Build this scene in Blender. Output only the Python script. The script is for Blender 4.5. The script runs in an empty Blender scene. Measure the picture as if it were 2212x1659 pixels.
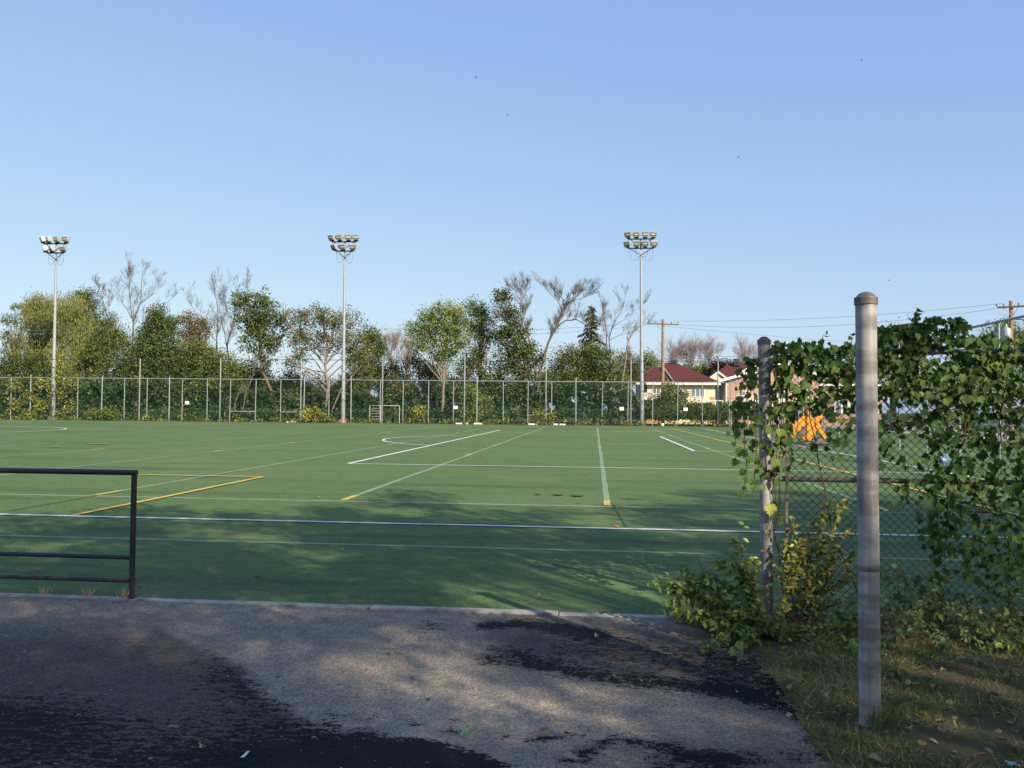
import bpy, math, random
import numpy as np
from math import radians, sin, cos, pi
from mathutils import Vector, Matrix

SC = bpy.context.scene
COL = SC.collection
random.seed(7)
RNG = np.random.default_rng(11)

# ------------------------------------------------------------------ camera
CAM_H, PITCH, YAW, ROLL, FPX = 1.63, 0.02945, 0.09937, 0.00904, 1800.0
PW, PH = 2212.0, 1659.0


def cam_dir(x, y):
    c, s = cos(ROLL), sin(ROLL)
    x, y = c * x - s * y, s * x + c * y
    return x, y


def rot_dir(x, f, y):
    c, s = cos(ROLL), sin(ROLL)
    x, y = c * x - s * y, s * x + c * y
    c, s = cos(PITCH), sin(PITCH)
    f, y = c * f - s * y, s * f + c * y
    c, s = cos(YAW), sin(YAW)
    return Vector((c * x - s * f, s * x + c * f, y))


def ray(px, py):
    return rot_dir((px - PW / 2) / FPX, 1.0, -(py - PH / 2) / FPX)


def G(px, py, z=0.0):
    """point of the plane at height z seen at that place in the photograph"""
    d = ray(px, py)
    t = (z - CAM_H) / d.z
    return Vector((d.x * t, d.y * t, z))


def at(px, py, Y):
    d = ray(px, py)
    t = Y / d.y
    return Vector((d.x * t, Y, CAM_H + d.z * t))


def proj(P):
    """numpy (N,3) world -> photo pixels"""
    r, u, f = rot_dir(1, 0, 0), rot_dir(0, 0, 1), rot_dir(0, 1, 0)
    P = np.asarray(P, float) - np.array([0, 0, CAM_H])
    x, y, z = P @ np.array(r), P @ np.array(u), P @ np.array(f)
    z = np.maximum(z, 0.05)
    return PW / 2 + FPX * x / z, PH / 2 - FPX * y / z


camd = bpy.data.cameras.new("camera")
cam = bpy.data.objects.new("camera", camd)
COL.objects.link(cam)
_r, _u, _f = rot_dir(1, 0, 0), rot_dir(0, 0, 1), rot_dir(0, 1, 0)
cam.matrix_world = Matrix(((_r.x, _u.x, -_f.x, 0), (_r.y, _u.y, -_f.y, 0), (_r.z, _u.z, -_f.z, CAM_H), (0, 0, 0, 1)))
camd.sensor_width = 36.0
camd.lens = FPX / PW * 36.0
camd.clip_start = 0.05
camd.clip_end = 3000
SC.camera = cam

# ------------------------------------------------------------------ light
SUN_EL, SUN_AZ = radians(31), radians(140)      # azimuth clockwise from +Y
SDIR = Vector((sin(SUN_AZ) * cos(SUN_EL), cos(SUN_AZ) * cos(SUN_EL), sin(SUN_EL)))
world = bpy.data.worlds.new("World")
SC.world = world
world.use_nodes = True
wn = world.node_tree
bg = wn.nodes["Background"]
sky = wn.nodes.new("ShaderNodeTexSky")
sky.sky_type = 'NISHITA'
sky.sun_disc = False
sky.sun_elevation = SUN_EL
sky.sun_rotation = SUN_AZ
sky.altitude = 50
sky.air_density = 1.0
sky.dust_density = 1.0
sky.ozone_density = 2.0
sep = wn.nodes.new("ShaderNodeSeparateColor")
com = wn.nodes.new("ShaderNodeCombineColor")
wn.links.new(sky.outputs[0], sep.inputs[0])
for ch, (g_, k_) in enumerate(((0.562, 1.295), (0.49, 1.623), (0.20, 3.19))):      # softens the sky's range from zenith to horizon
    pw = wn.nodes.new("ShaderNodeMath")
    pw.operation = 'POWER'
    pw.inputs[1].default_value = g_
    ml = wn.nodes.new("ShaderNodeMath")
    ml.operation = 'MULTIPLY'
    ml.inputs[1].default_value = k_
    wn.links.new(sep.outputs[ch], pw.inputs[0])
    wn.links.new(pw.outputs[0], ml.inputs[0])
    wn.links.new(ml.outputs[0], com.inputs[ch])
wn.links.new(com.outputs[0], bg.inputs[0])
bg.inputs[1].default_value = 0.12

sund = bpy.data.lights.new("sun", 'SUN')
sund.energy = 4.8
sund.angle = radians(0.53)
sund.color = (1.0, 0.86, 0.68)
sun = bpy.data.objects.new("sun", sund)
COL.objects.link(sun)
sun.location = SDIR * 60
sun.rotation_euler = SDIR.to_track_quat('Z', 'Y').to_euler()

SC.view_settings.view_transform = 'Standard'
SC.view_settings.look = 'None'
SC.view_settings.gamma = 1.0
SC.view_settings.use_curve_mapping = False
SC.view_settings.exposure = 0.75
SC.render.engine = 'CYCLES'
cy = SC.cycles
cy.max_bounces = 6
cy.diffuse_bounces = 3
cy.glossy_bounces = 2
cy.transmission_bounces = 3
cy.transparent_max_bounces = 16
cy.use_adaptive_sampling = True
cy.adaptive_threshold = 0.015
cy.caustics_reflective = False
cy.caustics_refractive = False


# ------------------------------------------------------------------ materials
class NT:
    def __init__(s, name):
        s.m = bpy.data.materials.new(name)
        s.m.use_nodes = True
        s.t = s.m.node_tree
        s.b = s.t.nodes["Principled BSDF"]
        s.out = s.t.nodes["Material Output"]

    def n(s, kind, **kw):
        nd = s.t.nodes.new(kind)
        for k, v in kw.items():
            setattr(nd, k, v)
        return nd

    def l(s, a, b):
        s.t.links.new(a, b)

    def coords(s, scale=(1, 1, 1), out="Object"):
        tc = s.n("ShaderNodeTexCoord")
        mp = s.n("ShaderNodeMapping")
        mp.inputs["Scale"].default_value = scale
        s.l(tc.outputs[out], mp.inputs[0])
        return mp.outputs[0]

    def noise(s, vec, scale, detail=4, rough=0.6, dist=0.0):
        nd = s.n("ShaderNodeTexNoise")
        nd.inputs["Scale"].default_value = scale
        nd.inputs["Detail"].default_value = detail
        nd.inputs["Roughness"].default_value = rough
        nd.inputs["Distortion"].default_value = dist
        if vec is not None:
            s.l(vec, nd.inputs["Vector"])
        return nd.outputs["Fac"]

    def ramp(s, fac, stops):
        r = s.n("ShaderNodeValToRGB")
        e = r.color_ramp.elements
        while len(e) > 1:
            e.remove(e[0])
        e[0].position, e[0].color = stops[0][0], (*stops[0][1], 1)
        for p, c in stops[1:]:
            x = e.new(p)
            x.color = (*c, 1)
        s.l(fac, r.inputs[0])
        return r.outputs[0]

    def mix(s, fac, a, b, blend='MIX'):
        m = s.n("ShaderNodeMix", data_type='RGBA', blend_type=blend)
        for i, v in ((0, fac), (6, a), (7, b)):
            if isinstance(v, (int, float)):
                m.inputs[i].default_value = v
            elif isinstance(v, tuple):
                m.inputs[i].default_value = (*v, 1)
            else:
                s.l(v, m.inputs[i])
        return m.outputs[2]

    def math(s, op, a, b=0.0, clamp=False):
        m = s.n("ShaderNodeMath", operation=op, use_clamp=clamp)
        for i, v in ((0, a), (1, b)):
            if isinstance(v, (int, float)):
                m.inputs[i].default_value = v
            else:
                s.l(v, m.inputs[i])
        return m.outputs[0]

    def step(s, v, lo, hi):
        m = s.n("ShaderNodeMapRange", interpolation_type='SMOOTHSTEP')
        s.l(v, m.inputs[0])
        m.inputs[1].default_value, m.inputs[2].default_value = lo, hi
        return m.outputs[0]

    def attr(s, name):
        a = s.n("ShaderNodeAttribute", attribute_name=name)
        return a.outputs["Fac"]

    def bump(s, h, strength, dist=0.01):
        b = s.n("ShaderNodeBump")
        b.inputs["Strength"].default_value = strength
        b.inputs["Distance"].default_value = dist
        s.l(h, b.inputs["Height"])
        s.l(b.outputs[0], s.b.inputs["Normal"])

    def base(s, c):
        if isinstance(c, tuple):
            s.b.inputs["Base Color"].default_value = (*c, 1)
        else:
            s.l(c, s.b.inputs["Base Color"])

    def set(s, rough=0.6, metal=0.0, spec=0.5):
        s.b.inputs["Roughness"].default_value = rough
        s.b.inputs["Metallic"].default_value = metal
        s.b.inputs["Specular IOR Level"].default_value = spec
        return s


def M_plain(name, col, rough=0.6, metal=0.0, var=0.25, scale=6.0, spec=0.4, bump=0.0):
    t = NT(name)
    v = t.coords()
    nz = t.noise(v, scale, 6)
    d = tuple(x * (1 - var) for x in col)
    u = tuple(min(1, x * (1 + var)) for x in col)
    t.base(t.ramp(nz, [(0.3, d), (0.7, u)]))
    t.set(rough, metal, spec)
    if bump:
        t.bump(t.noise(v, scale * 6, 3), bump)
    return t.m


def M_leaf(name, stops, trans=0.25, rough=0.55, spec=0.3, tcol=None):
    """leaf colour varies from leaf to leaf (attribute 'tint' on each leaf's faces)"""
    t = NT(name)
    c = t.ramp(t.attr("tint"), stops)
    t.base(c)
    t.set(rough, 0, spec)
    tr = t.n("ShaderNodeBsdfTranslucent")
    t.l(t.mix(1.0, c, (1.0, 1.0, 0.45) if tcol is None else tcol, 'MULTIPLY'), tr.inputs[0])
    mx = t.n("ShaderNodeMixShader")
    mx.inputs[0].default_value = trans
    t.l(t.b.outputs[0], mx.inputs[1])
    t.l(tr.outputs[0], mx.inputs[2])
    t.l(mx.outputs[0], t.out.inputs[0])
    return t.m


def M_bark(name, a, b, scale=14.0):
    t = NT(name)
    v = t.coords((1, 1, 0.25))
    nz = t.noise(v, scale, 6, 0.7)
    t.base(t.ramp(nz, [(0.3, a), (0.7, b)]))
    t.set(0.9, 0, 0.15)
    t.bump(nz, 0.6, 0.02)
    return t.m


def M_galv(name, base=(0.33, 0.34, 0.36), dirt=(0.14, 0.125, 0.11), bands=0.5, metal=0.55, rough=0.5):
    t = NT(name)
    v1 = t.coords((1.0, 1.0, 5.5))
    v2 = t.coords((38, 38, 1.5))
    v3 = t.coords()
    n1 = t.noise(v1, 1.3, 3, 0.5)
    n2 = t.noise(v2, 1.0, 4, 0.6)
    n3 = t.noise(v3, 14, 5, 0.7)
    c = t.ramp(n2, [(0.25, tuple(x * 0.72 for x in base)), (0.75, tuple(x * 1.2 for x in base))])
    f = t.math('MULTIPLY', t.step(t.math('ADD', n1, t.math('MULTIPLY', n3, 0.30)), 0.58, 0.76), bands)
    c = t.mix(f, c, dirt)
    scr = t.step(t.noise(t.coords((70, 70, 5)), 1.0, 2, 0.4), 0.66, 0.74)
    c = t.mix(t.math('MULTIPLY', scr, 0.5), c, tuple(x * 0.45 for x in base))
    blot = t.step(t.noise(v3, 5.5, 6, 0.75, 0.8), 0.50, 0.62)
    c = t.mix(t.math('MULTIPLY', blot, 0.38), c, tuple(x * 0.6 for x in base))
    spots = t.step(t.noise(v3, 45, 2), 0.68, 0.78)
    c = t.mix(t.math('MULTIPLY', spots, 0.4), c, (0.55, 0.56, 0.58))
    t.base(c)
    t.set(rough, metal, 0.5)
    t.bump(n3, 0.15, 0.004)
    return t.m


def M_turf():
    t = NT("artificial_turf")
    v = t.coords()
    vs = t.coords((0.12, 1.0, 1.0))
    big = t.noise(v, 0.12, 4, 0.55)
    mid = t.noise(vs, 0.9, 5, 0.6)
    fine = t.noise(v, 42, 3, 0.7)
    fine2 = t.noise(v, 150, 2, 0.7)
    c = t.ramp(big, [(0.3, (0.080, 0.142, 0.053)), (0.55, (0.098, 0.162, 0.061)), (0.75, (0.120, 0.173, 0.069))])
    c = t.mix(t.math('MULTIPLY', t.step(mid, 0.50, 0.70), 0.62), c, (0.058, 0.078, 0.042))
    c = t.mix(1.0, c, t.ramp(t.noise(t.coords((0.45, 1, 1)), 5.5, 5, 0.75), [(0.3, (0.76, 0.79, 0.76)), (0.7, (1.24, 1.21, 1.18))]), 'MULTIPLY')
    c = t.mix(1.0, c, t.ramp(t.noise(t.coords((0.55, 1, 1)), 17, 3, 0.8), [(0.3, (0.74, 0.76, 0.74)), (0.7, (1.26, 1.24, 1.22))]), 'MULTIPLY')
    worn = t.step(t.noise(v, 0.35, 5, 0.65), 0.52, 0.72)
    c = t.mix(t.math('MULTIPLY', worn, 0.5), c, (0.165, 0.175, 0.088))
    vd = t.n("ShaderNodeMapping")
    vd.inputs["Rotation"].default_value = (0, 0, radians(28))
    vd.inputs["Scale"].default_value = (0.05, 1.1, 1)
    t.l(t.coords(), vd.inputs[0])
    scuff = t.step(t.noise(vd.outputs[0], 0.8, 4, 0.6), 0.63, 0.72)
    c = t.mix(t.math('MULTIPLY', scuff, 0.55), c, (0.045, 0.062, 0.045))
    c = t.mix(1.0, c, t.ramp(fine, [(0.25, (0.5, 0.52, 0.5)), (0.75, (1.5, 1.45, 1.42))]), 'MULTIPLY')
    c = t.mix(1.0, c, t.ramp(fine2, [(0.3, (0.7, 0.7, 0.7)), (0.7, (1.25, 1.25, 1.25))]), 'MULTIPLY')
    t.base(c)
    t.set(0.85, 0, 0.15)
    h = t.math('ADD', t.math('MULTIPLY', fine, 0.7), t.math('MULTIPLY', fine2, 0.5))
    t.bump(h, 0.7, 0.02)
    return t.m


def M_paint(name, col, wear=0.35, under=(0.075, 0.15, 0.062), soft=0.12):
    t = NT(name)
    v = t.coords()
    n1 = t.noise(v, 26, 4, 0.7)
    n2 = t.noise(v, 1.1, 3, 0.6)
    f = t.step(t.math('ADD', t.math('MULTIPLY', n1, 0.6), t.math('MULTIPLY', n2, 0.5)), wear - soft + 0.2, wear + soft + 0.2)
    c = t.mix(f, under, col)
    fine = t.noise(v, 110, 2, 0.7)
    c = t.mix(1.0, c, t.ramp(fine, [(0.3, (0.75, 0.75, 0.75)), (0.7, (1.15, 1.15, 1.15))]), 'MULTIPLY')
    t.base(c)
    t.set(0.85, 0, 0.15)
    t.bump(fine, 0.5, 0.015)
    return t.m


def M_asphalt():
    t = NT("asphalt")
    v = t.coords()
    agg = t.n("ShaderNodeTexVoronoi", feature='F1')
    agg.inputs["Scale"].default_value = 95
    t.l(v, agg.inputs["Vector"])
    grain = t.noise(v, 130, 3, 0.75)
    mid = t.noise(v, 7, 5, 0.65)
    big = t.noise(v, 0.9, 4, 0.6)
    rag = t.noise(t.coords((1.0, 1.7, 1.0)), 11, 6, 0.72, 0.6)
    old = t.ramp(big, [(0.3, (0.262, 0.226, 0.174)), (0.7, (0.316, 0.273, 0.211))])
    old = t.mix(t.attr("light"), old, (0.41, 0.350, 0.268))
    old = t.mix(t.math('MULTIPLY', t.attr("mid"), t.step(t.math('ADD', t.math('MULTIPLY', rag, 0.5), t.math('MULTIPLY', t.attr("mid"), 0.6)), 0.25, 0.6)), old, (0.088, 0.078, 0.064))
    old = t.mix(1.0, old, t.ramp(mid, [(0.3, (0.82, 0.82, 0.82)), (0.7, (1.14, 1.14, 1.14))]), 'MULTIPLY')
    old = t.mix(1.0, old, t.ramp(grain, [(0.30, (0.5, 0.5, 0.5)), (0.72, (1.45, 1.45, 1.45))]), 'MULTIPLY')
    stone = t.n("ShaderNodeTexVoronoi", feature='F1')
    stone.inputs["Scale"].default_value = 85
    t.l(v, stone.inputs["Vector"])
    bw = t.n("ShaderNodeRGBToBW")
    t.l(stone.outputs["Color"], bw.inputs[0])
    old = t.mix(1.0, old, t.ramp(bw.outputs[0], [(0.15, (0.68, 0.68, 0.69)), (0.55, (1.0, 1.0, 1.0)), (0.9, (1.36, 1.33, 1.28))]), 'MULTIPLY')
    new = t.ramp(grain, [(0.32, (0.005, 0.0055, 0.0065)), (0.6, (0.013, 0.0135, 0.015)), (0.85, (0.05, 0.05, 0.05))])
    # poured patch: ragged rim, worn through in streaks
    rip = t.n("ShaderNodeTexWave", wave_type='BANDS', bands_direction='Y')
    rip.inputs["Scale"].default_value = 5.2
    rip.inputs["Distortion"].default_value = 13.0
    rip.inputs["Detail"].default_value = 3.0
    rip.inputs["Detail Scale"].default_value = 0.9
    t.l(v, rip.inputs["Vector"])
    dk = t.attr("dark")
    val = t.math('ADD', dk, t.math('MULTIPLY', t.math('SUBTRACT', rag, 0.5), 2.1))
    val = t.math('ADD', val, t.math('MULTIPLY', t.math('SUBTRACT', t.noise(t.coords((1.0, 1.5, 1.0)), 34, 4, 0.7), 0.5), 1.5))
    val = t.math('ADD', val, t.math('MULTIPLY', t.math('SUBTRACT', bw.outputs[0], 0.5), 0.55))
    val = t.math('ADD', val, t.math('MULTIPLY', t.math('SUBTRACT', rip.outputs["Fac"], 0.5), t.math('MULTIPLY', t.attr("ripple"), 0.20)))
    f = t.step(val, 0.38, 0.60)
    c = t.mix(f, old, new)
    bits = t.step(t.noise(v, 210, 1, 0.5), 0.72, 0.77)
    c = t.mix(t.math('MULTIPLY', bits, 0.55), c, (0.34, 0.32, 0.30))
    t.base(c)
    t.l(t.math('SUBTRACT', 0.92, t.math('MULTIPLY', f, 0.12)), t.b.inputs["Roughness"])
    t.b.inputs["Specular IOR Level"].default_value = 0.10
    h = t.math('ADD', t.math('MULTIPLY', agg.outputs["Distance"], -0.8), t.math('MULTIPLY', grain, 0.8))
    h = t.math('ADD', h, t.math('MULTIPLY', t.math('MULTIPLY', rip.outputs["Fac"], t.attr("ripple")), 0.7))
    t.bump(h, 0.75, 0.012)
    return t.m


def M_ground(name, stops, scale=1.2, bump=0.6):
    t = NT(name)
    v = t.coords()
    a = t.noise(v, scale, 6, 0.7)
    b = t.noise(v, scale * 22, 4, 0.7)
    c = t.ramp(t.math('ADD', t.math('MULTIPLY', a, 0.65), t.math('MULTIPLY', b, 0.35)), stops)
    t.base(c)
    t.set(0.95, 0, 0.1)
    t.bump(b, bump, 0.03)
    return t.m


def M_mesh(name, col, cell, wire, metal=0.0):
    """woven wire seen from far off: diamond mesh cut out by the shader"""
    t = NT(name)
    t.base(col)
    t.set(0.55, metal, 0.4)
    tc = t.n("ShaderNodeTexCoord")
    sp = t.n("ShaderNodeSeparateXYZ")
    t.l(tc.outputs["UV"], sp.inputs[0])
    fs = []
    for op in ('ADD', 'SUBTRACT'):
        u = t.math(op, sp.outputs[0], sp.outputs[1])
        u = t.math('FRACT', t.math('MULTIPLY', u, 1.0 / (cell * 1.414)))
        fs.append(t.math('LESS_THAN', u, wire / cell))
    f = t.math('MAXIMUM', fs[0], fs[1])
    tr = t.n("ShaderNodeBsdfTransparent")
    mx = t.n("ShaderNodeMixShader")
    t.l(f, mx.inputs[0])
    t.l(tr.outputs[0], mx.inputs[1])
    t.l(t.b.outputs[0], mx.inputs[2])
    t.l(mx.outputs[0], t.out.inputs[0])
    return t.m


def M_boards(name, col, pitch=0.2, dark=0.75):
    t = NT(name)
    v = t.coords()
    w = t.n("ShaderNodeTexWave", wave_type='BANDS', bands_direction='Z')
    w.inputs["Scale"].default_value = 0.5 / pitch * 0.62
    t.l(v, w.inputs["Vector"])
    nz = t.noise(v, 3, 5)
    c = t.ramp(nz, [(0.3, tuple(x * 0.9 for x in col)), (0.7, tuple(min(1, x * 1.06) for x in col))])
    c = t.mix(t.math('LESS_THAN', w.outputs["Fac"], 0.06), c, tuple(x * dark for x in col))
    t.base(c)
    t.set(0.75, 0, 0.25)
    return t.m


MAT = {}
MAT['turf'] = M_turf()
MAT['asphalt'] = M_asphalt()
MAT['white_line'] = M_paint("white_line_paint", (0.66, 0.66, 0.63), 0.20)
MAT['yellow_line'] = M_paint("yellow_line_paint", (0.58, 0.44, 0.11), 0.22)
MAT['faint_line'] = M_paint("faded_line_paint", (0.25, 0.34, 0.23), 0.30, soft=0.25, under=(0.11, 0.19, 0.09))
MAT['seam'] = M_paint("rubber_seam", (0.045, 0.056, 0.042), 0.42, soft=0.2)
MAT['kerb'] = M_plain("concrete_kerb", (0.31, 0.285, 0.25), 0.9, var=0.5, scale=7, bump=0.4)
MAT['ground'] = M_ground("ground_grass", [(0.3, (0.030, 0.045, 0.016)), (0.5, (0.050, 0.068, 0.024)), (0.72, (0.085, 0.075, 0.042))])
MAT['verge'] = M_ground("verge_soil", [(0.30, (0.075, 0.060, 0.036)), (0.48, (0.13, 0.107, 0.058)), (0.62, (0.13, 0.135, 0.055)), (0.8, (0.26, 0.18, 0.115))], 2.2, 1.0)
MAT['lawn'] = M_ground("lawn_grass", [(0.3, (0.060, 0.105, 0.030)), (0.7, (0.105, 0.150, 0.050))], 0.5)
MAT['weedstrip'] = M_ground("weedy_strip", [(0.3, (0.035, 0.050, 0.016)), (0.6, (0.085, 0.080, 0.040)), (0.8, (0.13, 0.10, 0.06))], 2)
MAT['galv'] = M_galv("galvanised_steel", base=(0.345, 0.335, 0.33), dirt=(0.10, 0.085, 0.072), bands=0.72, metal=0.1, rough=0.6)
MAT['galv_far'] = M_plain("galvanised_pipe", (0.30, 0.32, 0.34), 0.5, 0.3, var=0.12)
MAT['pole_paint'] = M_plain("grey_mast_steel", (0.30, 0.315, 0.33), 0.5, 0.15, var=0.10, scale=2)
MAT['galv_dirty'] = M_galv("dirty_rail_steel", base=(0.16, 0.155, 0.15), dirt=(0.05, 0.045, 0.04), bands=0.8, metal=0.1, rough=0.7)  # post steel darkened for dirt and for the shade on the rails
MAT['cap'] = M_plain("weathered_cap", (0.15, 0.132, 0.115), 0.6, 0.3, var=0.25, scale=30)
MAT['dark_steel'] = M_plain("dark_steel", (0.022, 0.024, 0.03), 0.5, 0.2, var=0.2)
MAT['lamp_box'] = M_plain("lamp_housing", (0.38, 0.40, 0.42), 0.45, 0.3, var=0.10)
MAT['lamp_lens'] = M_plain("lamp_reflector", (0.24, 0.24, 0.19), 0.2, 0.5, var=0.35, scale=2.5, spec=0.8)
MAT['lamp_bulb'] = M_plain("lamp_tube_glass", (0.8, 0.8, 0.7), 0.15, 0.0, var=0.05, spec=0.8)  # pale colour painting the bright reflection inside a lamp
MAT['cable'] = M_plain("grey_cable", (0.13, 0.15, 0.18), 0.6)
MAT['black_cable'] = M_plain("black_wire", (0.02, 0.02, 0.024), 0.6)
MAT['rust'] = M_plain("rusty_iron", (0.085, 0.055, 0.038), 0.8, 0.2, var=0.4, scale=60, bump=0.4)
MAT['tbar'] = M_plain("brown_tension_bar", (0.16, 0.125, 0.09), 0.75, 0.2, var=0.35, scale=40)
MAT['green_wire'] = M_plain("green_vinyl_wire", (0.003, 0.026, 0.020), 0.35, 0.0, var=0.15, spec=0.5)
MAT['far_mesh'] = M_mesh("green_chain_link", (0.012, 0.055, 0.042), 0.05, 0.0032)
MAT['far_mesh_low'] = M_mesh("dense_green_mesh", (0.012, 0.050, 0.034), 0.05, 0.0048)
MAT['side_mesh'] = M_mesh("grey_green_chain_link", (0.10, 0.16, 0.15), 0.05, 0.003)
MAT['orange'] = M_plain("orange_painted_steel", (0.80, 0.30, 0.025), 0.5, 0.0, var=0.12, scale=4)
MAT['skid'] = M_plain("worn_skid_steel", (0.16, 0.125, 0.115), 0.7, 0.2, var=0.25, scale=5)
MAT['black'] = M_plain("black_rubber", (0.012, 0.012, 0.013), 0.7)
MAT['cream'] = M_plain("cream_stucco", (0.74, 0.61, 0.43), 0.9, var=0.06, scale=2)
MAT['terracotta'] = M_plain("terracotta_stucco", (0.55, 0.27, 0.12), 0.9, var=0.08)
MAT['pink'] = M_boards("pink_brick_wall", (0.50, 0.30, 0.235), 0.25, 0.86)
MAT['brick'] = M_boards("red_brick_wall", (0.36, 0.21, 0.155), 0.25, 0.85)
MAT['grey_siding'] = M_boards("grey_siding", (0.42, 0.41, 0.44), 0.3, 0.88)  # house side walls turned from the sun: their shade is put into this grey
MAT['white'] = M_plain("white_trim", (0.74, 0.72, 0.67), 0.6, var=0.05)
MAT['glass'] = M_plain("window_glass", (0.16, 0.20, 0.24), 0.12, 0.0, var=0.3, scale=0.8, spec=0.8)
MAT['shingle'] = M_boards("red_shingle_roof", (0.088, 0.026, 0.022), 0.3, 0.72)
MAT['flash'] = M_plain("grey_flashing", (0.33, 0.34, 0.36), 0.5, 0.3)
MAT['wood_pole'] = M_bark("utility_pole_wood", (0.20, 0.125, 0.075), (0.36, 0.235, 0.15), 8)
MAT['bark'] = M_bark("grey_brown_bark", (0.085, 0.066, 0.048), (0.21, 0.165, 0.12), 9)
MAT['bark_pale'] = M_bark("pale_tan_bark", (0.14, 0.112, 0.088), (0.29, 0.235, 0.185), 9)
MAT['dead'] = M_bark("dead_grey_wood", (0.10, 0.086, 0.078), (0.20, 0.172, 0.152), 9)
MAT['twig_pink'] = M_bark("pinkish_bare_twigs", (0.20, 0.145, 0.125), (0.33, 0.25, 0.22), 9)
MAT['stem'] = M_bark("shrub_stem", (0.055, 0.040, 0.028), (0.16, 0.12, 0.085), 40)
MAT['vine_stem'] = M_bark("vine_stem", (0.055, 0.028, 0.020), (0.17, 0.075, 0.045), 40)
L = M_leaf
MAT['lf_dark'] = L("leaf_dark_green", [(0.0, (0.0433, 0.0669, 0.0197)), (0.5, (0.0818, 0.1220, 0.0315)), (0.85, (0.1445, 0.1771, 0.0472)), (1, (0.2408, 0.2263, 0.0669))])
MAT['lf_mid'] = L("leaf_mid_green", [(0.0, (0.0553, 0.0855, 0.0222)), (0.5, (0.1087, 0.1506, 0.0376)), (0.85, (0.1874, 0.2138, 0.0582)), (1, (0.3158, 0.2738, 0.0855))])
MAT['lf_light'] = L("leaf_light_green", [(0.0, (0.0794, 0.1232, 0.0308)), (0.5, (0.1586, 0.2224, 0.0513)), (0.85, (0.2820, 0.3251, 0.0855)), (1, (0.4230, 0.3935, 0.1283))])
MAT['lf_willow'] = L("leaf_willow", [(0.0, (0.0888, 0.1121, 0.0292)), (0.5, (0.1882, 0.2065, 0.0560)), (0.85, (0.2718, 0.2773, 0.0841)), (1, (0.3449, 0.3186, 0.1121))])
MAT['lf_brown'] = L("leaf_turning_brown", [(0.0, (0.0620, 0.0837, 0.0274)), (0.5, (0.1241, 0.1483, 0.0479)), (0.8, (0.2016, 0.1832, 0.0719)), (1, (0.3257, 0.2181, 0.1027))])
MAT['lf_orange'] = L("leaf_turning_orange", [(0.0, (0.0667, 0.0696, 0.0261)), (0.45, (0.1467, 0.1232, 0.0435)), (0.8, (0.2535, 0.1595, 0.0653)), (1, (0.3602, 0.2030, 0.1015))])
MAT['lf_yellow'] = L("leaf_yellow_green", [(0.0, (0.0941, 0.1142, 0.0215)), (0.5, (0.2150, 0.2285, 0.0430)), (0.85, (0.3629, 0.3360, 0.0739)), (1, (0.5107, 0.4301, 0.1075))])
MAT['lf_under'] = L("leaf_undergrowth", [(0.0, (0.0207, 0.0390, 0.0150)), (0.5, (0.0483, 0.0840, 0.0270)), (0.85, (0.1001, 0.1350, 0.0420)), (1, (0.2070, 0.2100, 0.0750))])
MAT['lf_creeper'] = L("leaf_creeper", [(0.0, (0.0607, 0.0878, 0.0189)), (0.5, (0.1485, 0.1688, 0.0351)), (0.85, (0.2700, 0.2700, 0.0567)), (1, (0.4050, 0.3645, 0.0810))])
MAT['lf_purple'] = L("leaf_purple", [(0.0, (0.018, 0.008, 0.010)), (0.6, (0.045, 0.018, 0.020)), (1, (0.085, 0.035, 0.036))])
MAT['lf_spruce'] = L("needle_spruce", [(0.0, (0.022, 0.030, 0.013)), (0.6, (0.045, 0.055, 0.024)), (1, (0.085, 0.082, 0.042))], 0.1)
MAT['lf_vine'] = L("grape_leaf", [(0.0, (0.0395, 0.0796, 0.0191)), (0.45, (0.0703, 0.1345, 0.0319)), (0.8, (0.1276, 0.1912, 0.0478)), (0.95, (0.2308, 0.2743, 0.0637)), (1, (0.4397, 0.4071, 0.0956))], 0.3, 0.55, 0.22)
MAT['lf_shrub'] = L("shrub_leaf", [(0.0, (0.0715, 0.1288, 0.0303)), (0.5, (0.1320, 0.2037, 0.0455)), (0.85, (0.2476, 0.3005, 0.0682)), (1, (0.6050, 0.4937, 0.1136))], 0.3, 0.42, 0.4)
MAT['lf_pale'] = L("pale_shrub_leaf", [(0.0, (0.0552, 0.0966, 0.0304)), (0.5, (0.1380, 0.1863, 0.0621)), (1, (0.3036, 0.3450, 0.1242))], 0.3, 0.45, 0.4)
MAT['grass'] = L("grass_blade", [(0.0, (0.0952, 0.1216, 0.0429)), (0.45, (0.1867, 0.2127, 0.0716)), (0.75, (0.3567, 0.3191, 0.1362)), (0.92, (0.6114, 0.4405, 0.2688)), (1, (0.8834, 0.6228, 0.4300))], 0.2, 0.6, 0.25)
MAT['dry_leaf'] = L("fallen_leaf_brown", [(0.0, (0.14, 0.085, 0.05)), (0.5, (0.26, 0.17, 0.11)), (1, (0.40, 0.30, 0.21))], 0.1, 0.8, 0.15)
MAT['pale_leaf'] = L("fallen_leaf_pale", [(0.0, (0.28, 0.23, 0.17)), (1, (0.38, 0.32, 0.25))], 0.1, 0.8, 0.15)
MAT['yellow_leaf'] = L("fallen_leaf_yellow", [(0.0, (0.36, 0.25, 0.08)), (1, (0.44, 0.32, 0.12))], 0.1, 0.8, 0.15)
MAT['green_leaf'] = L("fallen_leaf_green", [(0.0, (0.14, 0.26, 0.12)), (1, (0.22, 0.36, 0.17))], 0.15, 0.7, 0.2)
MAT['blue_plastic'] = M_plain("pale_blue_plastic", (0.20, 0.33, 0.46), 0.35, 0, var=0.3, scale=40)
MAT['paper'] = M_plain("white_paper", (0.72, 0.72, 0.70), 0.8, var=0.06)
MAT['orange_plastic'] = M_plain("orange_plastic", (0.75, 0.14, 0.03), 0.4, var=0.1)

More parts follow.
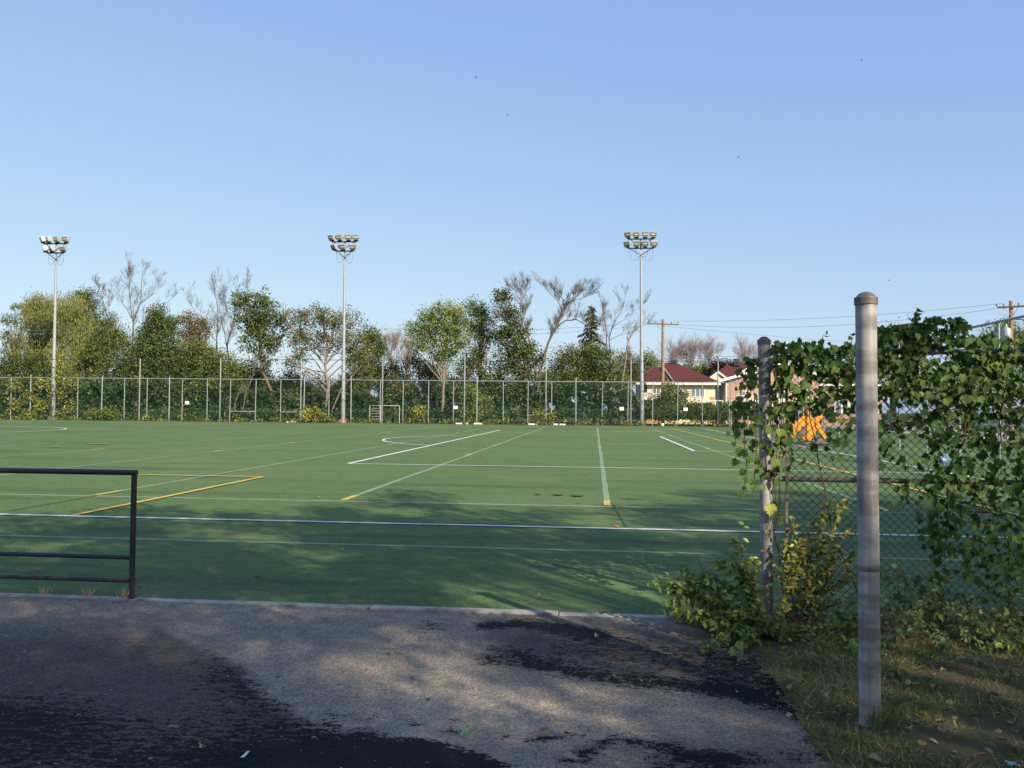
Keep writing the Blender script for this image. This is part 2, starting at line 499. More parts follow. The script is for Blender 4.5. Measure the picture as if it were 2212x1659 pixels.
# ------------------------------------------------------------------ mesh helpers
WL = {}          # world location of each thing / part


def thing(name, label, cat, loc=(0, 0, 0), group=None):
    o = bpy.data.objects.new(name, None)
    o.empty_display_size = 0.2
    COL.objects.link(o)
    o.location = loc
    o['label'] = label
    o['category'] = cat
    if group:
        o['group'] = group
    WL[o.name] = Vector(loc)
    return o


def tag(o, label=None, cat=None, group=None, kind=None):
    if label:
        o['label'] = label
    if cat:
        o['category'] = cat
    if group:
        o['group'] = group
    if kind:
        o['kind'] = kind
    return o


def np_obj(name, V, F, mat, parent=None, tint=None, attrs=None, smooth=False, origin=None):
    """V (N,3) world, F (M,k) with k equal for all faces"""
    V = np.asarray(V, np.float32).reshape(-1, 3)
    F = np.asarray(F, np.int32)
    off = WL[parent.name] if parent is not None else (Vector(origin) if origin is not None else Vector((0, 0, 0)))
    V = V - np.array(off, np.float32)
    me = bpy.data.meshes.new(name)
    m, k = F.shape
    me.vertices.add(len(V))
    me.vertices.foreach_set("co", V.ravel())
    me.loops.add(m * k)
    me.loops.foreach_set("vertex_index", F.ravel())
    me.polygons.add(m)
    me.polygons.foreach_set("loop_start", np.arange(0, m * k, k, dtype=np.int32))
    if smooth:
        me.polygons.foreach_set("use_smooth", np.ones(m, bool))
    me.update(calc_edges=True)
    me.validate()
    if tint is not None:
        a = me.attributes.new("tint", 'FLOAT', 'FACE')
        a.data.foreach_set("value", np.asarray(tint, np.float32))
    for kk, vv in (attrs or {}).items():
        a = me.attributes.new(kk, 'FLOAT', 'POINT')
        a.data.foreach_set("value", np.asarray(vv, np.float32))
    me.materials.append(mat)
    o = bpy.data.objects.new(name, me)
    COL.objects.link(o)
    if parent is not None:
        o.parent = parent
    else:
        o.location = off
    WL[o.name] = Vector(off)
    return o


class MB:
    """collects polygons, builds them as one mesh object"""

    def __init__(s):
        s.V, s.F, s.S = [], [], []

    def add(s, V, F, smooth=False):
        n = len(s.V)
        s.V += [tuple(v) for v in V]
        s.F += [tuple(i + n for i in f) for f in F]
        s.S += [smooth] * len(F)
        return s

    def box(s, c, d, rot=None, taper=1.0):
        R = rot if rot is not None else Matrix.Identity(3)
        c = Vector(c)
        V = []
        for z in (-1, 1):
            k = taper if z > 0 else 1.0
            for x, y in ((-1, -1), (1, -1), (1, 1), (-1, 1)):
                V.append(c + R @ Vector((x * d[0] / 2 * k, y * d[1] / 2 * k, z * d[2] / 2)))
        return s.add(V, [(3, 2, 1, 0), (4, 5, 6, 7), (0, 1, 5, 4), (1, 2, 6, 5), (2, 3, 7, 6), (3, 0, 4, 7)])

    def box2(s, a, b):
        a, b = Vector(a), Vector(b)
        return s.box((a + b) / 2, (abs(b.x - a.x), abs(b.y - a.y), abs(b.z - a.z)))

    def tube(s, pts, rad, n=8, cap=True, smooth=True):
        pts = [Vector(p) for p in pts]
        if isinstance(rad, (int, float)):
            rad = [rad] * len(pts)
        V, F = [], []
        up = None
        for i, p in enumerate(pts):
            a = pts[max(i - 1, 0)]
            b = pts[min(i + 1, len(pts) - 1)]
            t = (b - a).normalized()
            if up is None:
                up = Vector((0, 0, 1)) if abs(t.z) < 0.9 else Vector((1, 0, 0))
            x = t.cross(up)
            if x.length < 1e-5:
                x = t.orthogonal()
            x.normalize()
            y = x.cross(t).normalized()
            up = y
            for k in range(n):
                an = 2 * pi * k / n
                V.append(p + (x * cos(an) + y * sin(an)) * rad[i])
        for i in range(len(pts) - 1):
            for k in range(n):
                k2 = (k + 1) % n
                F.append((i * n + k, i * n + k2, (i + 1) * n + k2, (i + 1) * n + k))
        s.add(V, F, smooth)
        if cap:
            m = len(pts) - 1
            s.add(V[:n], [tuple(range(n - 1, -1, -1))])
            s.add(V[m * n:m * n + n], [tuple(range(n))])
        return s

    def lathe(s, c, prof, n=20):
        c = Vector(c)
        V, F = [], []
        for r, z in prof:
            for k in range(n):
                V.append(c + Vector((r * cos(2 * pi * k / n), r * sin(2 * pi * k / n), z)))
        for i in range(len(prof) - 1):
            for k in range(n):
                k2 = (k + 1) % n
                F.append((i * n + k, i * n + k2, (i + 1) * n + k2, (i + 1) * n + k))
        s.add(V, F, True)
        m = len(prof) - 1
        s.add(V[m * n:], [tuple(range(n))], True)
        s.add(V[:n], [tuple(range(n - 1, -1, -1))])
        return s

    def prism(s, poly, d):
        """poly: list of 3-D points; d: extrusion vector"""
        n = len(poly)
        d = Vector(d)
        V = [Vector(p) for p in poly] + [Vector(p) + d for p in poly]
        F = [tuple(range(n)), tuple(range(2 * n - 1, n - 1, -1))]
        F += [(i, i + n, (i + 1) % n + n, (i + 1) % n) for i in range(n)]
        return s.add(V, F)

    def build(s, name, mat, parent=None, origin=None, bevel=0.0):
        off = WL[parent.name] if parent is not None else (Vector(origin) if origin is not None else Vector((0, 0, 0)))
        me = bpy.data.meshes.new(name)
        me.from_pydata([tuple(Vector(v) - off) for v in s.V], [], s.F)
        me.polygons.foreach_set("use_smooth", s.S)
        me.materials.append(mat)
        me.update()
        o = bpy.data.objects.new(name, me)
        COL.objects.link(o)
        if parent is not None:
            o.parent = parent
        else:
            o.location = off
        WL[o.name] = Vector(off)
        if bevel:
            b = o.modifiers.new("bevel", 'BEVEL')
            b.width = bevel
            b.segments = 2
            b.limit_method = 'ANGLE'
        return o


def copy_tree(o, parent=None):
    c = o.copy()
    COL.objects.link(c)
    if parent is not None:
        c.parent = parent
    for ch in list(o.children):
        copy_tree(ch, c)
    return c


def unit(a):
    return a / np.maximum(np.linalg.norm(a, axis=-1, keepdims=True), 1e-9)


def leaf_arrays(C, T, N, S, tmplV, tmplF, tint=None):
    """C centres (n,3), T tip dirs, N normals, S sizes; returns V,F,tint arrays"""
    C, T, N = (np.asarray(a, float) for a in (C, T, N))
    T = unit(T)
    X = unit(np.cross(T, N))
    Z = np.cross(X, T)
    tv = np.asarray(tmplV, float)
    n, k = len(C), len(tv)
    S = np.broadcast_to(np.asarray(S, float), (n,))
    V = C[:, None, :] + S[:, None, None] * (tv[None, :, 0:1] * X[:, None, :] + tv[None, :, 1:2] * T[:, None, :] + tv[None, :, 2:3] * Z[:, None, :])
    tf = np.asarray(tmplF, int)
    F = tf[None] + (np.arange(n) * k)[:, None, None]
    if tint is None:
        tint = RNG.random(n)
    ti = np.repeat(tint, len(tf))
    return V.reshape(-1, 3), F.reshape(-1, tf.shape[1]), ti


DIAMOND_V = [(0, 0, 0), (-0.34, 0.45, 0.10), (0, 1, -0.06), (0.34, 0.45, 0.10)]
DIAMOND_F = [(0, 3, 2, 1)]
OVATE_V = [(0, 0, 0), (-0.20, 0.22, 0.05), (-0.29, 0.52, 0.07), (-0.17, 0.82, 0.03), (0, 1.02, -0.10), (0.17, 0.82, 0.03), (0.29, 0.52, 0.07), (0.20, 0.22, 0.05), (0, 0.5, -0.02)]
OVATE_F = [(8, i, (i + 1) % 8) for i in range(8)]
_g = [(0, 0.04), (0.16, -0.10), (0.36, -0.04), (0.44, 0.14), (0.60, 0.20), (0.50, 0.36), (0.60, 0.58), (0.40, 0.54), (0.30, 0.62), (0.34, 0.80), (0.16, 0.82), (0, 1.08)]
_o = _g + [(-x, y) for x, y in _g[-2:0:-1]]
GRAPE_V = [(x, y, 0.20 * abs(x) - 0.22 * y * y + 0.03 * ((i % 3) - 1)) for i, (x, y) in enumerate(_o)] + [(0, 0.38, -0.06)]
GRAPE_F = [(len(_o), (i + 1) % len(_o), i) for i in range(len(_o))]


def rdir(n):
    return unit(RNG.normal(size=(n, 3)))


# ------------------------------------------------------------------ ground, turf, path
def sheet(name, x0, y0, x1, y1, z, mat, kind='structure'):
    o = MB().add([(x0, y0, z), (x1, y0, z), (x1, y1, z), (x0, y1, z)], [(0, 1, 2, 3)]).build(name, mat)
    o['kind'] = kind
    return o


FENCE_L, FENCE_R = Vector((-66, 81.8, 0)), Vector((15.4, 85.6, 0))


def fenceY(x):
    return FENCE_L.y + (x - FENCE_L.x) / (FENCE_R.x - FENCE_L.x) * (FENCE_R.y - FENCE_L.y)


sheet("ground", -900, -300, 900, 1400, -0.06, MAT['ground'])
KERB0, KERB1 = 6.645, 6.745
TURF_R = 16.2
o = MB().add([(-95, KERB1, 0), (TURF_R, KERB1, 0), (TURF_R, fenceY(TURF_R) - 0.5, 0), (-95, fenceY(-95) - 0.5, 0)], [(0, 1, 2, 3)]).build("turf", MAT['turf'])
o['kind'] = 'structure'
o = MB().add([(-95, fenceY(-95) - 0.6, -0.004), (TURF_R, fenceY(TURF_R) - 0.6, -0.004), (TURF_R, 140, -0.004), (-95, 140, -0.004)], [(0, 1, 2, 3)]).build("earth_strip", MAT['weedstrip'])
o['kind'] = 'structure'
sheet("lawn", TURF_R, 15, 90, 140, -0.010, MAT['lawn'])
sheet("road", 24, 40, 34, 140, -0.002, MAT['kerb'])

# kerb: a row of cast lengths
kb = MB()
x = -14.0
while x < 1.2:
    ln = random.uniform(1.5, 2.3)
    dz = random.uniform(-0.004, 0.006)
    kb.box2((x, KERB0 + random.uniform(-.004, .004), -0.1), (min(x + ln - 0.008, 1.3), KERB1, 0.008 + dz))
    x += ln
o = kb.build("kerb", MAT['kerb'], bevel=0.006)
o['kind'] = 'structure'

# asphalt path
xs = np.concatenate([np.linspace(-25, -6.6, 12), np.arange(-6.5, 3.6, 0.03), np.linspace(3.8, 12, 6)])
ys = np.concatenate([np.linspace(-9, 2.9, 10), np.arange(3.0, 6.62, 0.028), [KERB0 - 0.002]])
XX, YY = np.meshgrid(xs, ys)
P = np.stack([XX.ravel(), YY.ravel(), np.full(XX.size, -0.002)], 1)
P[:, 2] += 0.006 * np.sin(P[:, 0] * 1.3 + 0.4) * np.sin(P[:, 1] * 1.1)
PX, PY = proj(P)


def in_poly(x, y, poly):
    r = np.zeros(len(x), bool)
    n = len(poly)
    for i in range(n):
        x0, y0 = poly[i]
        x1, y1 = poly[(i + 1) % n]
        c = ((y0 > y) != (y1 > y)) & (x < (x1 - x0) * (y - y0) / (y1 - y0 + 1e-9) + x0)
        r ^= c
    return r


def pl_dist(x, y, pts, sy=1.0):
    d = np.full(len(x), 1e9)
    for (x0, y0), (x1, y1) in zip(pts[:-1], pts[1:]):
        dx, dy = x1 - x0, (y1 - y0) * sy
        t = np.clip(((x - x0) * dx + (y - y0) * sy * dy) / (dx * dx + dy * dy + 1e-9), 0, 1)
        d = np.minimum(d, np.hypot(x - x0 - t * dx, (y - y0) * sy - t * dy))
    return d


EDGE = [(395, 1358), (450, 1380), (490, 1400), (545, 1438), (560, 1465), (590, 1490), (600, 1505), (650, 1518), (655, 1534), (640, 1545),
        (700, 1555), (760, 1572), (800, 1566), (850, 1588), (935, 1592), (1000, 1612), (1050, 1627), (1120, 1655), (1150, 1680)]
poly1 = EDGE + [(1150, 4000), (-3000, 4000), (-3000, 1540), (0, 1470), (150, 1430), (300, 1385)]
ins = in_poly(PX, PY, poly1)
de = pl_dist(PX, PY, EDGE, 2.2)
sd = np.where(ins, de, -de)
edge1 = np.clip(0.5 + sd / 95.0, 0, 1)


def gs(cx, cy_, rx, ry):
    return np.exp(-((PX - cx) / rx) ** 2 - ((PY - cy_) / ry) ** 2)


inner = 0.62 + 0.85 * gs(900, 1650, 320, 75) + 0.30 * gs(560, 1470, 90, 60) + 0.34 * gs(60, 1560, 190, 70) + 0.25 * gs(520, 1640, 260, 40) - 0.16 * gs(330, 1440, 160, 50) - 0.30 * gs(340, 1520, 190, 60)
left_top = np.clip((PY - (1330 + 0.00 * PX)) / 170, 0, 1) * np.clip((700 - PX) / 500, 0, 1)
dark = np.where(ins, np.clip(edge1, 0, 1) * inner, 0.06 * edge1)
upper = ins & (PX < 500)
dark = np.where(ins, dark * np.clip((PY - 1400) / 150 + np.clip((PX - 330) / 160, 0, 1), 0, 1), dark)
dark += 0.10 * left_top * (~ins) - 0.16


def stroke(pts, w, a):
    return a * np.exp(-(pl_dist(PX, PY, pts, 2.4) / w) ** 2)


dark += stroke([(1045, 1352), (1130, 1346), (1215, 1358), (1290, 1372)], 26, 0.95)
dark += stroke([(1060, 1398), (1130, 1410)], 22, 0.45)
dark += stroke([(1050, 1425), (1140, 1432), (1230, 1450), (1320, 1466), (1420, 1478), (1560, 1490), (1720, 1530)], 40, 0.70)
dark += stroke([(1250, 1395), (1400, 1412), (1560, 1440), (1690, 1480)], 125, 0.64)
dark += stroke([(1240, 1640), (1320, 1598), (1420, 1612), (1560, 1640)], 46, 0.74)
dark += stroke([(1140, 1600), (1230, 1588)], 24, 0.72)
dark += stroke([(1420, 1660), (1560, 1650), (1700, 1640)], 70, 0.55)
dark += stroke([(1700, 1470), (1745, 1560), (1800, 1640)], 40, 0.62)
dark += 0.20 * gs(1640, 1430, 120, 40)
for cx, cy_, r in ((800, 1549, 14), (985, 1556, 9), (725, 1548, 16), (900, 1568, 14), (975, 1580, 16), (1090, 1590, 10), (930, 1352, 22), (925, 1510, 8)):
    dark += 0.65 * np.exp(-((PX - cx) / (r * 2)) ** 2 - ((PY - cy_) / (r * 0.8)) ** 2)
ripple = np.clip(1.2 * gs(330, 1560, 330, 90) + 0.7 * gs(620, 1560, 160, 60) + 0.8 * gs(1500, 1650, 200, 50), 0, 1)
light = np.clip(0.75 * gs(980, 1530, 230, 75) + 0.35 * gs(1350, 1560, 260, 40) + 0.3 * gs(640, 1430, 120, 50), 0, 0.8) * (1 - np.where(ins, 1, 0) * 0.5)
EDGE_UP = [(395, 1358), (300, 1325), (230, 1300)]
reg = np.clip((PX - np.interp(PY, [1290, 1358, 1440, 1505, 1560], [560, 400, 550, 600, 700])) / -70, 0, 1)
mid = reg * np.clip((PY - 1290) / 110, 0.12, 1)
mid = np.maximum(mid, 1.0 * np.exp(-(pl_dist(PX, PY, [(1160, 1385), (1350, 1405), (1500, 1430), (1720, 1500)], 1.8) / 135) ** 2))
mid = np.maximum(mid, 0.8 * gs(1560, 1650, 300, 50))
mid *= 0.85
nx, ny = len(xs), len(ys)
idx = np.arange(nx * ny).reshape(ny, nx)
Fq = np.stack([idx[:-1, :-1], idx[:-1, 1:], idx[1:, 1:], idx[1:, :-1]], -1).reshape(-1, 4)
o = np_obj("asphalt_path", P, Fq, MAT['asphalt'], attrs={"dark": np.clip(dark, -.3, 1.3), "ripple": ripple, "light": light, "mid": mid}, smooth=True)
o['kind'] = 'structure'

# grass verge by the fence: irregular rim over the asphalt
VEDGE = [(1455, 1339), (1530, 1362), (1600, 1396), (1655, 1440), (1690, 1480), (1722, 1520), (1750, 1570), (1790, 1622), (1830, 1668), (1900, 1760), (2000, 1950)]
VE = [G(*p) for p in VEDGE]
VE = [Vector((p.x, p.y, 0)) for p in VE]
vx, vy = [p.x for p in VE][::-1], [p.y for p in VE][::-1]


def verge_left(y):
    return np.interp(y, vy, vx)


gy = np.concatenate([np.arange(2.0, KERB1 + 0.001, 0.04)])
gu = np.concatenate([np.linspace(0, 0.3, 8), np.linspace(0.36, 4.5, 70), np.linspace(5, 12, 8)])
VV = []
for yv in gy:
    jit = 0.05 * sin(yv * 11 + 2) + 0.04 * sin(yv * 23) + 0.04 * sin(yv * 47 + 1) + random.uniform(-.03, .03)
    for u in gu:
        xx = float(verge_left(yv)) + jit * max(0, 1 - u / 0.5) + u
        zz = 0.006 + min(u, 0.4) * 0.10 + 0.018 * sin(xx * 5.1 + yv * 3) * sin(yv * 6.3 + 1) + 0.01 * sin(xx * 17) * sin(yv * 15)
        VV.append((xx, yv, zz if u > 0 else -0.02))
ix = np.arange(len(gy) * len(gu)).reshape(len(gy), len(gu))
Fv = np.stack([ix[:-1, :-1], ix[:-1, 1:], ix[1:, 1:], ix[1:, :-1]], -1).reshape(-1, 4)
o = np_obj("grass_verge", VV, Fv, MAT['verge'], smooth=True)
o['kind'] = 'structure'


def verge_z(x, y):
    u = np.maximum(x - verge_left(y), 0)
    return 0.006 + np.minimum(u, 0.4) * 0.10 + 0.018 * np.sin(x * 5.1 + y * 3) * np.sin(y * 6.3 + 1) + 0.01 * np.sin(x * 17) * np.sin(y * 15)


# ------------------------------------------------------------------ field markings
LAYER = {"faded_sideline": .003, "faded_yard_line": .005, "turf_seam": .007, "yellow_tick": .009, "touchline": .011, "far_touchline": .011, "goal_area": .013,
         "penalty_box": .013, "goal_line": .015, "penalty_arc": .017, "centre_circle": .017, "yellow_box": .019, "yellow_goal_line": .021, "turf_patch": .023}
_sub = {}


def layer(name, pts=None):
    """height of a marking: crossing families lie on sheets of their own"""
    key = name.replace("_marking", "")
    z = LAYER[key]
    if pts is not None and key in ("goal_area", "penalty_box", "yellow_box"):
        z += .001 if abs(pts[0][0] - pts[-1][0]) < .01 else 0
    if key in ("turf_patch", "turf_seam"):
        _sub[key] = (_sub.get(key, 0) + 1) % 5
        z += _sub[key] * .0003
    return z




def strip(name, pts, w, mat):
    """painted line along a polyline of ground points"""
    z = layer(name, pts)
    pts = [Vector((p[0], p[1], 0)) for p in pts]
    # split long runs so that the edge waver can be followed
    V = []
    for i, p in enumerate(pts):
        a, b = pts[max(i - 1, 0)], pts[min(i + 1, len(pts) - 1)]
        t = (b - a).normalized()
        nrm = Vector((-t.y, t.x, 0))
        j = random.uniform(-0.008, 0.008)
        V += [p + nrm * (w / 2 + j) + Vector((0, 0, z)), p - nrm * (w / 2 - j) + Vector((0, 0, z))]
    F = [(2 * i, 2 * i + 1, 2 * i + 3, 2 * i + 2) for i in range(len(pts) - 1)]
    o = MB().add(V, F).build(name, mat)
    o['kind'] = 'structure'
    return o


def run(a, b, step=0.7):
    a, b = Vector((*a, 0)), Vector((*b, 0))
    n = max(2, int((b - a).length / step))
    return [a.lerp(b, i / n) for i in range(n + 1)]


W_, Y_, F_ = MAT['white_line'], MAT['yellow_line'], MAT['faint_line']
GLX, TL0, TL1 = 9.45, 11.5, 73.9
strip("touchline_marking", run((-70, TL0), (GLX, TL0)), 0.11, W_)
strip("far_touchline_marking", run((-70, TL1), (GLX, TL1)), 0.10, W_)
strip("goal_line_marking", run((GLX, TL0), (GLX, TL1)), 0.12, W_)
strip("penalty_box_marking", run((-7.03, 23.4), (GLX - .1, 23.4)), 0.11, W_)
strip("penalty_box_marking", run((-7.03, 23.4), (-7.03, 62.0)), 0.13, W_)
strip("penalty_box_marking", run((-7.03, 62.0), (GLX - .1, 62.0)), 0.11, W_)
strip("goal_area_marking", run((3.95, 33.76), (GLX - .1, 33.76)), 0.11, W_)
strip("goal_area_marking", run((3.95, 33.76), (3.95, 51.5)), 0.13, W_)
strip("goal_area_marking", run((3.95, 51.5), (GLX - .1, 51.5)), 0.11, W_)
cxa, cya, ra = GLX - 11.0, 42.7, 9.15
a0 = math.acos((cxa + 7.03) / ra)
strip("penalty_arc_marking", [(cxa - ra * cos(a), cya + ra * sin(a)) for a in np.linspace(-a0, a0, 60)], 0.12, W_)
ce = G(80, 931.6)
strip("centre_circle_marking", [(ce.x - 9.15 + 9.15 * cos(a), ce.y + 9.15 * sin(a)) for a in np.linspace(0, 2 * pi, 120)], 0.12, W_)
strip("yellow_box_marking", run((-7.56, TL0 + .06), (-7.56, 18.5)), 0.11, Y_)
strip("yellow_box_marking", run((-7.56, 18.5), (-24, 18.5)), 0.11, Y_)
strip("yellow_goal_line_marking", run((6.68, TL0 + .1), (6.68, 74.5)), 0.11, Y_)
strip("faded_sideline_marking", run((-60, 14.12), (9.2, 14.12)), 0.12, F_)
strip("faded_sideline_marking", run((-30, 9.7), (6, 9.7)), 0.10, F_)
for k in range(-1, 13):
    X = 0.22 - 4.585 * k
    strip("faded_yard_line_marking", run((X, 14.3 if k != 0 else 14.6), (X, 75 - 0.2 * k), 1.2), 0.11, F_)
    y = 12.0
    while y < 74:
        ln = random.uniform(0.8, 6)
        if random.random() < (0.5 if k >= 2 else 0.25):
            strip("turf_seam", run((X + 0.085, y), (X + 0.085 + random.uniform(-.02, .02), y + ln), 1.0), 0.05, MAT['seam'])
        y += ln + random.uniform(0.5, 5)
    for yy, ln in ((14.66, 0.8), (27.0 + (0 if k == 0 else 2), 0.7), (36.4, 0.7), (54.0, 0.8), (66.0, 0.9)):
        if k <= 4 and not (k == 0 and yy == 27.0) and not (k >= 2 and random.random() < .45):
            strip("yellow_tick_marking", run((X, yy - ln / 2), (X, yy + ln / 2), 0.3), 0.115 if yy < 20 else 0.15, Y_)
strip("turf_seam", run((0.45, 11.6), (0.32, 14.4), 0.4), 0.035, MAT['seam'])
strip("turf_seam", run((-1.0, 11.60), (2.8, 11.59), 0.4), 0.03, MAT['seam'])


def splat(name, px, py, rx, ry, mat):
    c = G(px, py)
    z = layer(name)
    sx = rx / FPX * c.y
    sy = ry * c.y * c.y / (FPX * CAM_H)
    n = 22
    V = [(c.x, c.y, z)] + [(c.x + sx * cos(a) * random.uniform(.7, 1.1), c.y + sy * sin(a) * random.uniform(.7, 1.1), z) for a in np.linspace(0, 2 * pi, n, endpoint=False)]
    o = MB().add(V, [(0, i + 1, (i + 1) % n + 1) for i in range(n)]).build(name, mat)
    o['kind'] = 'structure'


splat("turf_patch", 1206, 1070, 13, 1.8, MAT['seam'])
splat("turf_patch", 1248, 1072, 17, 1.9, MAT['seam'])
splat("turf_patch", 1163, 1069, 8, 1.2, MAT['seam'])
MAT['bare'] = M_paint("bare_turf_patch", (0.30, 0.25, 0.16), 0.3, soft=0.2)
splat("turf_patch", 215, 960, 26, 1.4, MAT['bare'])
splat("turf_patch", 118, 967, 10, 1.0, MAT['bare'])

# ------------------------------------------------------------------ trees
SCALE = 1.0 / FPX


def px_m(Y):
    return Y / FPX / 0.995


def np_tubes(name, paths, mat, parent, n=5):
    mb = MB()
    for pts, rad in paths:
        mb.tube(pts, rad, n, cap=False)
    return mb.build(name, mat, parent)


def bez(a, b, c, n=5):
    return [a * (1 - t) ** 2 + b * 2 * t * (1 - t) + c * t * t for t in [i / n for i in range(n + 1)]]


def tree(name, label, Y, trunk, blobs, leaf, bark='bark', den=2.2, size=0.24, clump=0.45, nbr=22, group=None, droop=0.0, cat='tree', tint_shift=0.0, per=34, dz=0.75):
    """trunk: photo points with radius (px,py,r); blobs: crown lobes (px,py,rx,ry) in photo pixels, at depth Y"""
    k = px_m(Y)
    size *= .78
    base = at(trunk[0][0], trunk[0][1], Y)
    base.z = 0
    root = thing(name, label, cat, base, group)
    tp = []
    for i, (x, y, r) in enumerate(trunk):
        p = at(x, y, Y)
        if i == 0:
            p = Vector((p.x, Y, -0.2))
        tp.append((p, r))
    dense = []
    for (p, r), (q, s) in zip(tp[:-1], tp[1:]):
        for t in (0, 0.34, 0.67):
            j = Vector((random.uniform(-1, 1), random.uniform(-1, 1), 0)) * 0.08
            dense.append((p.lerp(q, t) + (j if t else Vector()), r + (s - r) * t))
    dense.append(tp[-1])
    paths = [([d[0] for d in dense], [d[1] for d in dense])]
    cl = []
    tot = sum(b[2] * b[3] for b in blobs)
    area = tot * pi * k * k
    nleaf = int(2.15 * den * area / (0.33 * size * size))
    ncl = max(6, nleaf // per)
    CC = []
    for b in blobs:
        c = at(b[0], b[1], Y + RNG.uniform(-0.4, 0.4))
        m = max(2, int(round(ncl * b[2] * b[3] / tot)))
        d = rdir(m)
        rr = RNG.random(m) ** (1 / 2.4)
        rr = np.where(RNG.random(m) < .14, rr * RNG.uniform(1.05, 1.38, m), rr)
        wob = 1 + 0.16 * np.sin(d[:, 0] * 5 + b[0]) * np.cos(d[:, 2] * 4 + b[1])
        q = d * (rr * wob)[:, None] * np.array([b[2] * k, max(b[2], b[3] * .6) * k * dz, b[3] * k])
        CC.append(q + np.array(c))
    CC = np.concatenate(CC)
    CC = CC[CC[:, 2] > 0.3]
    ph = RNG.uniform(0, 6, 3)
    hole = np.sin(CC[:, 0] * 2.6 + ph[0]) * np.sin(CC[:, 2] * 2.9 + ph[1]) + .5 * np.sin(CC[:, 1] * 3.1 + ph[2]) + RNG.normal(size=len(CC)) * .25
    if len(CC) > 20:
        CC = CC[hole > -.58]
    # limbs
    order = RNG.permutation(len(CC))[:nbr]
    for i in order:
        tgt = Vector(CC[i])
        cand = [d for d in dense[1:] if d[0].z < tgt.z - 0.3] or [dense[len(dense) // 2]]
        cand = sorted(cand, key=lambda d: (d[0] - tgt).length)[:4]
        s0, r0 = random.choice(cand)
        mid = s0.lerp(tgt, 0.5) + Vector((0, 0, 0.18 * (tgt - s0).length)) * random.uniform(-.3, 1)
        pts = bez(s0, mid, tgt, 4)
        r0 = min(r0 * 0.6, 0.02 + 0.018 * (tgt - s0).length)
        paths.append((pts, [r0 * (1 - 0.8 * i / 4) for i in range(5)]))
    np_tubes("trunk", paths, MAT[bark], root)
    # foliage
    n = len(CC) * per
    ci = np.repeat(np.arange(len(CC)), per)
    sc = RNG.uniform(0.6, 1.3, len(CC))[ci]
    off = RNG.normal(size=(n, 3)) * (.80 * clump * sc)[:, None]
    pos = CC[ci] + off
    T = rdir(n)
    N = rdir(n) + np.array([0.15, -0.25, 0.6])
    if droop:
        T = T * 0.35 + np.array([0, 0, -1.0])
        pos[:, 2] -= np.abs(RNG.normal(size=n)) * droop
    keep = pos[:, 2] > 0.05
    base_t = np.clip(RNG.normal(size=len(CC)) * .26 + .42, 0, 1)[ci]
    ti = np.clip(base_t + RNG.normal(size=n) * 0.18 + tint_shift, 0, 1)
    V, F, tt = leaf_arrays(pos[keep], T[keep], N[keep], RNG.uniform(0.7, 1.3, keep.sum()) * size, DIAMOND_V if not droop else [(0, 0, 0), (-.15, .5, .02), (0, 1.3, 0), (.15, .5, .02)], DIAMOND_F, ti[keep])
    np_obj("foliage", V, F, MAT[leaf], root, tint=tt)
    return root


def bare_tree(name, label, Y, limbs, mat='dead', twig=1.0, levels=3, group=None, seed=1, up=0.35, dens=1.0, cat='dead tree'):
    rnd = random.Random(seed)
    base = at(limbs[0][0][0], limbs[0][0][1], Y)
    base.z = 0
    root = thing(name, label, cat, base, group)
    paths, twigs = [], []

    def grow(p, d, ln, r, lv):
        n = 4
        pts = [p]
        q = p.copy()
        for i in range(n):
            d = (d + Vector((rnd.uniform(-1, 1), rnd.uniform(-1, 1), rnd.uniform(-1, 1) + up)) * 0.17).normalized()
            q = q + d * ln / n
            pts.append(q.copy())
        (paths if lv <= 1 else twigs).append((pts, [max(.75 * r * (1 - 0.8 * i / n), 0.006) for i in range(n + 1)]))
        if lv < levels:
            m = int((6 if lv < 2 else 5) * dens + rnd.random())
            for _ in range(m):
                t = rnd.uniform(0.25, 1.0)
                s = pts[min(int(t * n), n - 1)].lerp(pts[min(int(t * n) + 1, n)], (t * n) % 1)
                dd = (d * 1.15 + Vector((rnd.uniform(-.9, .9), rnd.uniform(-.8, .8), rnd.uniform(-.2, .8)))).normalized()
                grow(s, dd, ln * rnd.uniform(0.4, 0.65), r * 0.5, lv + 1)

    for li, lb in enumerate(limbs):
        pts = []
        for i, (x, y, r) in enumerate(lb):
            p = at(x, y, Y + rnd.uniform(-.3, .3))
            if li == 0 and i == 0:
                p.z = -0.2
            pts.append((p, r))
        fine = []
        for (p, r), (q, s) in zip(pts[:-1], pts[1:]):
            for t in (0, .5):
                fine.append((p.lerp(q, t) + Vector((rnd.uniform(-.10, .10), 0, rnd.uniform(-.06, .06))) * (1 if t else 0), .78 * (r + (s - r) * t)))
        fine.append(pts[-1])
        paths.append(([f[0] for f in fine], [f[1] for f in fine]))
        nf = len(fine)
        L_ = sum((fine[i + 1][0] - fine[i][0]).length for i in range(nf - 1))
        nb = int(L_ * 1.5 * dens) + 2
        for _ in range(nb):
            t = rnd.uniform(0.45 if li == 0 else 0.2, 1.0) * (nf - 1)
            i = min(int(t), nf - 2)
            p = fine[i][0].lerp(fine[i + 1][0], t - i)
            d0 = (fine[i + 1][0] - fine[i][0]).normalized()
            d = (d0 * 0.9 + Vector((rnd.uniform(-.9, .9), rnd.uniform(-.8, .8), rnd.uniform(0, .9)))).normalized()
            grow(p, d, 1.05 * twig * rnd.uniform(0.6, 1.4), max(fine[i][1] * 0.33, 0.012), 1)
        grow(fine[-1][0], (fine[-1][0] - fine[-2][0]).normalized(), twig * .7, fine[-1][1] * .8, 1)
    np_tubes("trunk", paths, MAT[mat], root, 5)
    np_tubes("twigs", twigs, MAT[mat], root, 3)
    return root


